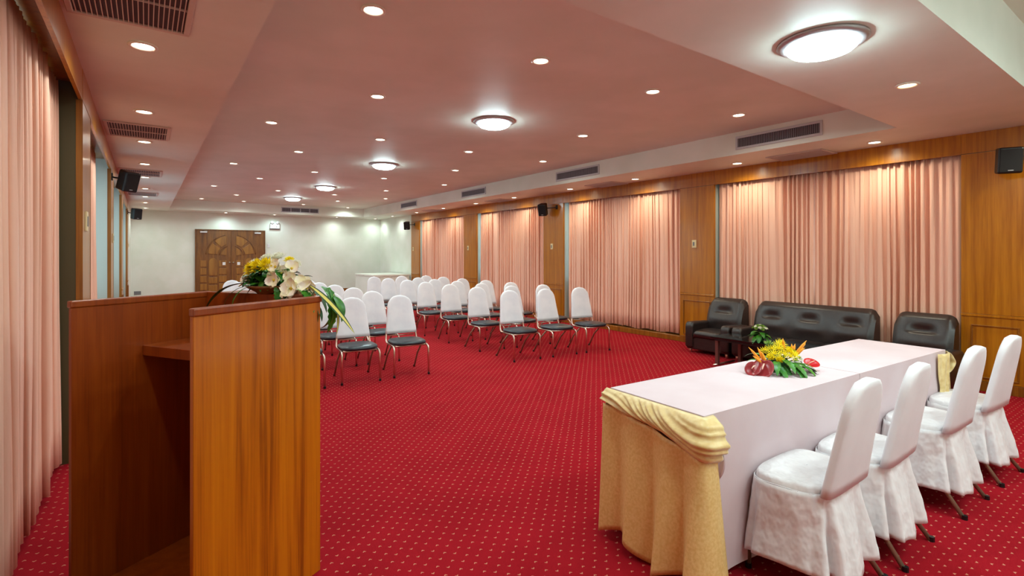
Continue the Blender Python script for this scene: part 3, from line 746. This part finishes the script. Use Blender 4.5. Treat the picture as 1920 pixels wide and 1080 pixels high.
for k, (x, y) in enumerate([(2.38, 1.12), (2.91, 1.10), (3.71, 1.07), (4.39, 1.045)]):
    lb = 'white skirted covered chair behind the head table, ' + ('nearest the camera, by the gold end', 'second from the camera', 'third from the camera', 'farthest, near the wood wall')[k]
    if k == 0: cc.location = (x, y, 0); cc.rotation_euler = (0, 0, pi + radians(1)); cc['label'] = lb; cc['group'] = 'covered chairs at the head table'
    else: dup(cc, (x, y, 0), pi + radians((0, 2, -1, -3)[k]), lb, 'covered chairs at the head table')

# ---------------------------------------------------------------- leather suite (faces -x)
def rbox(b, x0, x1, y0, y1, z0, z1): return b.box(x0, x1, y0, y1, z0, z1)
def make_seating(name, label, cat, ya, yb, ncush, arm=.15, group=None):
    """local x: front at 0, back at .55; y from 0 to W"""
    W = yb - ya; t = thing(name, label, cat, (6.27, ya, 0), 0, group)
    MB().box(.03, .56, .01, W - .01, .05, .24).build('base', 'leather', t, bevel=.02, seg=3)
    for s, y0 in ((0, 0.0), (1, W - arm)):
        out = [(0, .07), (0, .36)] + [(.055 - .055 * cos(a * pi / 8), .36 + .075 * sin(a * pi / 8)) for a in range(1, 5)] + [(.42, .425), (.52, .41), (.52, .07)]
        MB().prism(out, lambda p, y0=y0: (p[0], y0, p[1]), lambda p, y0=y0: (p[0], y0 + arm, p[1])).build('armrest', 'leather', t, bevel=.035, seg=4, smooth=True)
    cw = (W - 2 * arm) / ncush
    for i in range(ncush):
        y0 = arm + cw * i
        def cu(u, v, y0=y0):
            # cushion: rolled front, flat top; u across, v from the front underside to the back
            if v < .45: a = v / .45 * pi * .95 - pi / 2; x = .045 - .055 * cos(a); z = .27 + .052 * sin(a)
            else: k = (v - .45) / .55; x = .045 + .40 * k; z = .322 + .012 * sin(pi * k)
            e = min(u, 1 - u); sh = min(1, e / .08) ** .5
            return (x + (1 - sh) * .02, y0 + .004 + (cw - .008) * u, z - (1 - sh) * .03)
        MB().grid(cu, 24, 20).build('seat_cushion', 'leather', t, smooth=True)
    H = .75; b0 = arm * .55
    def bk(u, v):
        y = b0 + (W - 2 * b0) * u; z = .30 + (H - .30) * v
        e = min(u, 1 - u) * (W - 2 * b0); r = .09
        zt = z
        if e < r and v > .7: zt = z - (r - sqrt(max(0, r * r - (r - e) ** 2))) * (v - .7) / .3 * .9
        x = .40 + .13 * v ** 1.1 - .035 * sin(pi * v) ** .7
        # tucked fold under each head pad
        for i in range(ncush):
            yc = b0 + (W - 2 * b0) * (i + .5) / ncush; dy = (y - yc) / ((W - 2 * b0) / ncush)
            wd = exp(-(dy / .22) ** 4); dz = (v - .60)
            x += .040 * wd * (exp(-(dz / .035) ** 2) if dz < 0 else exp(-(dz / .16) ** 2))
            x -= .018 * exp(-(dy / .38) ** 4) * exp(-((v - .36) / .15) ** 2)
        if v > .92: x += (v - .92) / .08 * .03
        if e < .05: x += (.05 - e) * .6
        return (x, y, zt)
    bb = MB(); bb.grid(bk, 24 * ncush + 12, 44)
    bb.build('backrest', 'leather', t, smooth=True)
    def bb2(u, v):                                    # top roll and rear face of the backrest
        p = bk(u, 1.0); q = .62
        if v < .5: k = v / .5; return (p[0] + (q - p[0]) * k, p[1], p[2] + .012 * sin(pi * k))
        k = (v - .5) / .5; return (q + .01 * k, p[1], p[2] * (1 - k) + .06 * k)
    MB().grid(bb2, 40, 10).build('back_shell', 'leather', t, smooth=True)
    for s in (0, 1):
        def sd(u, v, s=s):
            p = bk(s, v); return (p[0] + (.62 - p[0]) * u, p[1], p[2])
        MB().grid(sd, 4, 16).build('back_side', 'leather', t, smooth=True)
    for x in (.06, .50):
        for y in (.06, W - .06): MB().lathe([(.018, .052), (.022, .03), (.016, 0), (0, 0)], 10, (x, y, 0)).build('foot', 'chrome', t, smooth=True)
    return t
make_seating('armchair', 'dark brown leather armchair left of the sofa, beside the wood pillar', 'armchair', 3.85, 4.53, 1, .13, 'leather seats by the right wall')
make_seating('sofa', 'dark brown leather three seat sofa against the pink curtains', 'sofa', 2.26, 3.82, 3, .14, 'leather seats by the right wall')
make_seating('armchair', 'dark brown leather armchair right of the sofa, partly behind the head table', 'armchair', 1.56, 2.23, 1, .13, 'leather seats by the right wall')
# coffee table
t = thing('coffee_table', 'low black coffee table on bronze posts in front of the sofa', 'coffee table', (5.80, 2.55, 0))
MB().box(-.03, .44, 0, 1.24, .345, .365).build('tabletop', 'blackglass', t, bevel=.004)
MB().box(0, .41, .04, 1.20, .315, .345).build('apron', 'black', t)
for x, y in ((.05, 1.21), (.38, 1.10), (.05, .08), (.38, .10)): MB().box(x - .022, x + .022, y - .04, y + .0, .015, .315).build('leg', 'bronze', t, bevel=.003)
for y in (1.19, .08): MB().tube([(-.03, y, .012), (.43, y, .012)], .012, 8).build('foot_bar', 'chrome', t, smooth=True)

# far corner table with pleated cloth
t = thing('buffet_table', 'white skirted buffet table in the far right corner', 'table', (0, 0, 0))
BX0, BX1, BY0, BY1, BZ = 5.72, 6.90, 15.35, 17.0, .74
MB().box(BX0 + .02, BX1, BY0 + .02, BY1, BZ - .03, BZ - .005).build('tabletop', 'wood', t)
for x in (BX0 + .1, BX1 - .1):
    for y in (BY0 + .1, BY1 - .1): MB().tube([(x, y, BZ - .03), (x, y, 0)], .015, 8).build('leg', 'steel', t)
o = MB().box(BX0 - .02, BX1, BY0 - .02, BY1, BZ - .004, BZ + .006); o = o.build('tablecloth', 'wallpaint', bevel=.003); tag(o, 'white cloth and pleated skirt on the far corner buffet table', 'tablecloth')
def per(u):
    a, b = BY1 - BY0, BX1 - BX0; L = a + b; s = u * L
    return (BX0, BY1 - s, -1, 0) if s < a else (BX0 + s - a, BY0, 0, -1)
def bsk(u, v):
    x, y, nx, ny = per(u); f = .012 * sin(u * 340) * (.4 + .6 * v) + .006 + .01 * v
    return (x + nx * f, y + ny * f, BZ - .004 - (BZ - .03) * v)
MB().grid(bsk, 420, 6).build('skirt', 'wallpaint', o, smooth=True)
def bsc(u, v):
    x, y, nx, ny = per(u); f = .026
    return (x + nx * f, y + ny * f, BZ + .004 - (.035 + .02 * abs(sin(u * 22))) * v)
MB().grid(bsc, 160, 3).build('scallop_edge', 'wallpaint', o, smooth=True)

# ---------------------------------------------------------------- lectern
LA = radians(31.6)
lec = thing('lectern', 'open backed golden wood lectern in the left foreground', 'lectern', (.1316, 2.0304, 0), LA)
L, W_, H_ = .586, .728, 1.215; th = .022
# local x: depth toward audience (0..L); local y: 0 = right panel outer face .. W = left panel outer face
def side(y0, y1, nm='side_panel', m='lectern'):
    return MB().box(0, L, y0, y1, 0, H_ - .028).build(nm, m, lec, bevel=.0015, seg=1)
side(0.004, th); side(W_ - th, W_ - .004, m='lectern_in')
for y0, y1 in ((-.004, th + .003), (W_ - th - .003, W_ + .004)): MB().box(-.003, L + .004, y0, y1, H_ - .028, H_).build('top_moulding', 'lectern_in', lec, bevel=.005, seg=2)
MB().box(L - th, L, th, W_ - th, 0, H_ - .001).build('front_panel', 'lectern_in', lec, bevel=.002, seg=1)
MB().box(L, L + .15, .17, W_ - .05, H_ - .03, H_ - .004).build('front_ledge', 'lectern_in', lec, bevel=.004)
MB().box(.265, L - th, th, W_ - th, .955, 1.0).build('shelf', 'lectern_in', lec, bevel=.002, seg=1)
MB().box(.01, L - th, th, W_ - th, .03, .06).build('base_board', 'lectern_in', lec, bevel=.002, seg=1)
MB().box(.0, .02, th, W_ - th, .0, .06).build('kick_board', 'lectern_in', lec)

# ---------------------------------------------------------------- flowers
def mum_mesh(name, m, r=.03, n=70, seed=1, flat=.55, wide=.2):
    rd = random.Random(seed); b = MB()
    for i in range(n):
        t = (i + .5) / n; el = (1 - t) * pi * .5 * .96; az = i * 2.39996 + rd.uniform(-.1, .1)
        ln = r * (.62 + .38 * (1 - el / (pi / 2))) * rd.uniform(.88, 1.1)
        d = Vector((cos(el) * cos(az), cos(el) * sin(az), sin(el) * flat + .05)); sdir = Vector((-sin(az), cos(az), 0)); up = d.cross(sdir)
        w = r * wide
        p0 = d * ln * .2; p1 = d * ln * .7 + sdir * w * .6; p2 = d * ln + Vector((0, 0, r * .10)); p3 = d * ln * .7 - sdir * w * .6; pm = d * ln * .7 - up * w * .25
        k = len(b.v); b.v += [tuple(q) for q in (p0, p1, p2, p3, pm)]; b.f += [(k, k + 1, k + 4), (k + 1, k + 2, k + 4), (k + 2, k + 3, k + 4), (k + 3, k, k + 4)]
    me = bpy.data.meshes.new(name); me.from_pydata(b.v, [], b.f); me.materials.append(M[m]); return me
def leaf_mesh(name, m, ln, w, droop=.5, fold=.25, wave=0, n=10, m2=None, split=0):
    def fn(u, v):
        t = v; s = 2 * u - 1
        ww = w * sin(pi * min(1, t * .93 + .07)) ** .75 * (1 - .15 * t)
        if split and int(t * split * 2) % 2: ww *= .72
        a = droop * t * 1.4; x = s * ww; y = ln * (sin(a) / 1.4 / droop if droop else t); z = -ln * ((1 - cos(a)) / 1.4 / droop if droop else 0)
        return (x, y, z + abs(s) * ww * fold + wave * sin(t * 12) * s * ww)
    b = MB().grid(fn, 4, n); me = b.mesh(name, m, True)
    if m2:
        me.materials.append(M[m2])
        for p in me.polygons:
            if (p.index % 4) in (1, 2): p.material_index = 1
    return me
def orchid_mesh(name, r=.045, seed=2):
    rd = random.Random(seed); b = MB()
    for k in range(7):
        a = 2 * pi * k / 7 + rd.uniform(-.2, .2); up = .18 if k % 2 else .5
        def fn(u, v, a=a, up=up):
            s = 2 * u - 1; ww = r * .62 * sin(pi * min(1, .12 + v * .86)) ** .6; q = r * v
            lift = up * q + .16 * r * s * s + .05 * r * sin(9 * s + a) * v
            x, y = q * 1.05, s * ww; return (x * cos(a) - y * sin(a), x * sin(a) + y * cos(a), lift)
        b.grid(fn, 5, 5)
    return b.mesh(name, 'fl_cream', True)
def orient(loc, d, roll=0, sc=1.0):
    """z axis of the flower points along d"""
    q = Vector(d).normalized().to_track_quat('Z', 'Y'); return Matrix.Translation(loc) @ q.to_matrix().to_4x4() @ Matrix.Rotation(roll, 4, 'Z') @ Matrix.Scale(sc, 4)
def leafm(loc, az, el, roll=0, sc=1.0):
    return Matrix.Translation(loc) @ Matrix.Rotation(az, 4, 'Z') @ Matrix.Rotation(el, 4, 'X') @ Matrix.Rotation(roll, 4, 'Y') @ Matrix.Scale(sc, 4)
MUMY = mum_mesh('yellow_flower', 'fl_yellow', .038, 80, 1, .6, .2); MUMW = mum_mesh('white_flower', 'fl_white', .038, 90, 2, .6, .24)
POMY = mum_mesh('yellow_flower', 'fl_yellow', .026, 90, 5, .95, .26); SPIDER = mum_mesh('yellow_flower', 'fl_yellow', .045, 46, 6, .55, .07)
SPIDL = mum_mesh('lime_flower', 'leaf_lime', .04, 40, 8, .6, .09)
SMW = mum_mesh('white_flower', 'fl_white', .022, 40, 9, .6, .2); SML = mum_mesh('lime_flower', 'leaf_lime', .022, 40, 10, .6, .26)
LFS = leaf_mesh('leaf', 'leaf_dark', .075, .022, .6, .2); LFM = leaf_mesh('leaf', 'leaf', .11, .024, .8, .25); LFB = leaf_mesh('leaf', 'leaf', .16, .026, .9, .2, 0, 16, None, 8)
LFL = leaf_mesh('long_leaf', 'leaf_dark', .26, .030, .9, .2, 0, 16); LFG = leaf_mesh('long_leaf', 'leaf', .22, .018, 1.2, .2, 0, 16)
VAR = leaf_mesh('variegated_leaf', 'leaf_dark', .33, .015, .55, .15, 0, 16, 'leaf_yellow')
ORC = orchid_mesh('orchid')
def mound(b, rx, ry, h, c):
    b.lathe([(1, 0), (.97, h * .35), (.8, h * .7), (.5, h * .93), (0, h)], 18)
    b.v = [(c[0] + x * rx, c[1] + y * ry, c[2] + z) for x, y, z in b.v]; return b

# arrangement on the lectern: local frame = lectern frame (y to the left, x to the audience)
lc = Matrix.Translation((.1316, 2.0304, 0)) @ Matrix.Rotation(LA, 4, 'Z')
fa = thing('flower_bowl', 'wooden bowl of white and yellow flowers with trailing leaves on top of the lectern', 'flowers')
base = lc @ Vector((L + .065, .325, H_ - .002)); fa.location = base; fa.rotation_euler = (0, 0, LA)
# local: x toward the audience, -y to the right in the photo, z up
MB().lathe([(0, 0), (.09, .0), (.10, .008), (.135, .028), (.145, .04), (.138, .04), (.12, .02), (0, .012)], 28).build('bowl', 'bowl', fa, smooth=True)
MB().grid(lambda u, v: (.10 * sin(pi * .5 * (1 - v)) * cos(2 * pi * u), .12 * sin(pi * .5 * (1 - v)) * sin(2 * pi * u), .035 + .06 * sin(pi * .5 * v)), 20, 6, closed=True).build('foam_mound', 'leaf_dark', fa, smooth=True)
rd = random.Random(11)
for i in range(46):
    a = rd.uniform(0, 2 * pi); r = rd.uniform(.02, .10); z = .04 + .07 * (1 - r / .11) + rd.uniform(0, .02)
    put(LFS if i % 3 else LFM, 'leaf', fa, leafm((r * cos(a) * .8, r * sin(a) * 1.1, z), a - pi / 2 + rd.uniform(-.5, .5), rd.uniform(-.2, .7), rd.uniform(-.4, .4), rd.uniform(.6, .95)))
V = Vector
def fl(me, nm, y, z, x=-.02, d=(-.5, 0, 1), sc=1.0):
    o = put(me, nm, fa, orient((x, y, z), d, rd.uniform(0, 6), sc)); p = V((x, y, z)); q = V((x * .4, y * .5, .06))
    MB().tube([q, (p + q) / 2 + V((0, 0, .004)), p - V(d).normalized() * .002], .0022, 5).build('stem', 'stem', fa)
for i in range(60):
    y = rd.uniform(-.12, .12); x = -.10 * sqrt(max(0, 1 - (y / .14) ** 2)) * rd.uniform(.55, 1); z = rd.uniform(.035, .115)
    put((LFS, LFM)[i % 2], 'leaf', fa, leafm((x, y, z), pi / 2 + rd.uniform(-1.2, 1.2), rd.uniform(-.3, 1.0), rd.uniform(-.5, .5), rd.uniform(.45, .8)))
for me, nm, y, z, x, d, sc in ((MUMW, 'white_flower', .10, .135, -.06, (-.7, .5, .7), 1.0), (MUMW, 'white_flower', .066, .166, -.01, (-.5, .1, 1), .95), (MUMY, 'yellow_flower', .075, .118, -.09, (-1, .2, .5), 1.15),
        (MUMY, 'yellow_flower', .035, .128, -.09, (-1, -.1, .5), 1.15), (MUMY, 'yellow_flower', -.008, .135, -.08, (-1, -.2, .6), 1.15), (MUMW, 'white_flower', -.008, .170, -.01, (-.4, -.1, 1), 1.1), (MUMY, 'yellow_flower', -.05, .155, .02, (-.4, -.4, 1), .8), (MUMW, 'white_flower', -.105, .135, .0, (-.6, -.5, .7), .9)):
    fl(me, nm, y, z, x, d, sc)
for y, z, x, d, s_ in ((.17, .055, -.04, (-.9, .5, .4), .75), (.135, .075, -.05, (-1, .3, .3), .65), (-.062, .125, -.07, (-1, .1, .5), .8), (-.10, .095, -.07, (-1, -.3, .3), .8), (-.128, .118, -.04, (-.9, -.5, .5), .8), (-.085, .068, -.10, (-1, -.1, .1), .8),
                      (-.14, .07, -.06, (-.9, -.5, .1), .75), (-.19, .032, -.10, (-1, -.1, .25), .95), (-.225, .048, -.07, (-.9, -.4, .5), .9), (-.25, .03, -.07, (-.9, -.6, .2), .85), (-.165, .02, -.10, (-1, .3, .1), .75)):
    o = put(ORC, 'orchid', fa, orient((x, y, z), d, rd.uniform(0, 6), s_)); MB().lathe([(0, -.002), (.008, .002), (.006, .012), (0, .015)], 8).build('flower_heart', 'fl_center', o, smooth=True)
# long leaves: left trailing ones, right drooping ones
for y, z, x, az, el, sc, me in ((.10, .045, -.06, .50, .12, 1.0, LFL), (.10, .035, -.08, .85, -.05, .85, LFG), (.11, .07, -.02, .1, .25, .5, LFL), (.09, .03, -.09, 1.1, -.25, .7, LFG), (.12, .085, 0, -.1, .35, .4, LFL),
                               (-.13, .04, -.08, 2.4, -.35, .42, LFL), (-.22, .03, -.08, 2.75, -.15, .55, LFL), (-.24, .03, -.06, 3.3, -.2, .6, LFL), (-.29, .02, .03, 2.9, -.75, .85, LFG), (-.30, -.01, .03, 3.2, -1.2, .9, LFG), (-.27, -.03, -.06, 3.1, -.35, .42, LFL), (-.215, .03, -.09, 3.0, -.12, 1.0, LFB), (-.265, .02, .02, 3.1, -.5, .75, LFB), (-.275, .03, .03, 3.0, -.95, 1.4, LFB), (-.10, .035, -.11, 2.9, -.9, .8, LFB), (-.31, -.01, .03, 3.2, -.65, 1.2, LFM), (-.245, .035, .02, 3.12, -.32, .95, LFB)):
    put(me, 'long_leaf', fa, leafm((x, y, z), az, el, 0, sc))
put(VAR, 'variegated_leaf', fa, leafm((-.07, -.265, .045), 3.05, -.42, .5, .95)); put(VAR, 'variegated_leaf', fa, leafm((.03, -.31, .0), 3.3, -1.2, .3, .6))
for y in (.13, .12, .10): MB().tube([(-.02, y * .4, .05), (-.05, y, .07), (-.04, y + .05, .06 + rd.uniform(-.01, .05))], .002, 5).build('stem', 'stem', fa)
MB().tube([(-.07, -.26, .03), (-.08, -.30, .0), (-.08, -.325, -.08), (-.08, -.31, -.17)], .0022, 5).build('stem', 'stem', fa)

# arrangement on the head table
fb = thing('flower_arrangement', 'yellow flowers, orange bird of paradise and red anthuriums on the pink table', 'flowers', (2.93, 1.50, TZ + .002), radians(-35.5))
# local: +x to the right in the photo, +y away from the camera
MB().grid(lambda u, v: (.075 * cos(pi * .5 * v) * cos(2 * pi * u), .055 * cos(pi * .5 * v) * sin(2 * pi * u), .10 * sin(pi * .5 * v)), 18, 6, closed=True).build('foam_mound', 'leaf_dark', fb, smooth=True)
def f2(me, nm, x, z, y=-.02, d=(0, -.6, 1), sc=1.0):
    put(me, nm, fb, orient((x, y, z), d, rd.uniform(0, 6), sc)); MB().tube([(x * .4, 0, .05), (x, y, z)], .002, 5).build('stem', 'stem', fb)
for a in ((-.075, .085, -.04, 1.0), (-.05, .12, .0, .9), (-.02, .125, -.02, 1.0), (.0, .14, .01, 1.05), (.03, .115, -.04, 1.0), (.05, .12, .0, .9), (-.04, .075, -.07, .95), (.015, .09, -.07, 1.0), (-.085, .11, .01, .8), (-.01, .10, -.055, 1.0), (.045, .095, -.055, 1.0), (-.06, .10, -.05, 1.0), (.07, .10, -.02, .9), (.02, .15, .03, .9)):
    a = (a[0] + .02,) + a[1:]
    f2(POMY if round(a[0] - .02, 3) in (-.075, .03, -.04, .05) else SPIDER, 'yellow_flower', a[0], a[1], a[2], (a[0] * 6, -.7, 1), a[3])
for a in ((.09, .11, 0), (.105, .075, -.03), (-.03, .145, .03), (.07, .07, -.06)): f2(SPIDL, 'lime_flower', a[0], a[1], a[2], (a[0] * 8, -.4, 1), .95)
def spike(p0, p1, r=.009, m='fl_orange', nm='orange_bract'):
    p0, p1 = V(p0), V(p1); MB().tube([p0, p0.lerp(p1, .35), p0.lerp(p1, .7) + V((0, 0, .002)), p1], [r * .5, r, r * .7, .0008], 6).build(nm, m, fb, smooth=True)
for q in (((-.10, -.05, .05), (-.185, -.05, .145)), ((-.09, -.05, .05), (-.135, -.05, .145)), ((-.10, -.06, .045), (-.17, -.07, .10)), ((-.09, -.06, .05), (-.115, -.06, .12)), ((.05, .01, .10), (.035, .0, .185)), ((.10, .0, .085), (.165, -.01, .175)),
          ((.10, .0, .08), (.165, .0, .155)), ((.09, .0, .09), (.085, .0, .155)), ((.09, .0, .09), (.105, .0, .155)), ((.10, .0, .085), (.15, -.02, .135))): spike(*q)
def anth(loc, rot, m, sc=1.0, nm='anthurium'):
    def fn(u, v):
        a = 2 * pi * u; r = v * .045 * (1 + .35 * cos(a)) * (1 - .25 * exp(-((a - pi) / .5) ** 2)); return (r * cos(a) * 1.15, r * sin(a), .010 * v * v + .008 * v * sin(a) ** 2)
    o = MB().grid(fn, 24, 5, closed=True).build(nm, m, fb, smooth=True, solid=.001); o.matrix_local = Matrix.Translation(loc) @ rot @ Matrix.Scale(sc, 4)
    MB().tube([(-.01, 0, .004), (.012, 0, .022), (.034, 0, .03)], [.004, .004, .002], 6).build('spadix', 'spadix', o, smooth=True)
Rx = lambda a: Matrix.Rotation(radians(a), 4, 'X'); Ry = lambda a: Matrix.Rotation(radians(a), 4, 'Y'); Rz = lambda a: Matrix.Rotation(radians(a), 4, 'Z')
anth((-.115, -.085, .045), Rz(-125) @ Ry(50), 'fl_maroon', 1.15); anth((-.155, -.07, .035), Rz(-140) @ Ry(40), 'fl_maroon', 1.0); anth((.195, .02, .03), Rz(10) @ Rx(28) @ Ry(-6), 'fl_red', .85)
for x, y, z, az, el, sc, me in ((-.05, -.05, .05, 3.3, .1, 1.0, LFB), (-.02, -.06, .045, 2.9, -.1, .7, LFB), (.03, -.05, .06, 3.5, .15, 1.0, LFB), (.06, -.04, .055, 3.9, .1, 1.05, LFB), (.0, -.06, .02, 3.14, -.2, .5, LFM), (.02, -.055, .05, 4.2, .1, .8, LFB),
                               (-.07, -.03, .03, 1.9, .05, 1.0, LFB), (-.08, -.04, .03, 2.1, .0, .9, LFB), (-.08, -.02, .035, 1.6, .2, .7, LFM), (.08, -.02, .03, -1.75, .05, .9, LFL), (.09, -.01, .035, -1.55, .1, .8, LFL), (.1, -.02, .03, -1.9, .0, .7, LFG),
                               (.1, .0, .05, -1.2, .4, .6, LFM), (-.03, .04, .06, .3, .5, .7, LFM), (.04, .04, .06, -.3, .5, .7, LFM), (.0, -.05, .07, 3.0, .5, .6, LFM), (-.09, .02, .05, 1.1, .4, .7, LFM), (.05, -.06, .03, 3.7, -.1, .7, LFM), (.0, -.04, .07, 3.2, .3, 1.0, LFB), (.04, -.05, .06, 3.3, .0, 1.1, LFB), (-.03, -.055, .065, 2.7, .2, .9, LFB), (.08, -.04, .05, 4.3, .2, .9, LFB), (.02, -.05, .04, 3.0, -.25, .8, LFB), (.06, .03, .07, -.8, .5, .8, LFB), (-.05, .04, .07, .7, .5, .8, LFB)):
    put(me, 'leaf', fb, leafm((x, y, z), az, el, 0, sc))

# small posy on the coffee table
fc = thing('flower_posy', 'small posy of lime and white flowers on the black coffee table', 'flowers', (5.90, 3.22, .366))
MB().lathe([(0, 0), (.04, 0), (.05, .03), (.045, .05), (0, .05)], 14).build('vase', 'leaf_dark', fc, smooth=True)
for i in range(26):
    a = rd.uniform(0, 2 * pi); put(LFM, 'leaf', fc, leafm((.02 * cos(a), .02 * sin(a), .05 + rd.uniform(0, .06)), a - pi / 2, rd.uniform(-.1, .5), 0, rd.uniform(.9, 1.4)))
for i in range(22):
    a = i * 2.4; r = .078 * sqrt((i + .5) / 22); z = .19 - 7 * r * r
    put((SMW, SML, SML)[i % 3], ('white_flower', 'lime_flower', 'lime_flower')[i % 3], fc, orient((r * cos(a), r * sin(a), z), (cos(a) * r * 10, sin(a) * r * 10, 1), 0, 1.35))

for o in bpy.data.objects:
    if 'label' in o and not 4 <= len(o['label'].split()) <= 16: print('LABEL', len(o['label'].split()), o['label'])
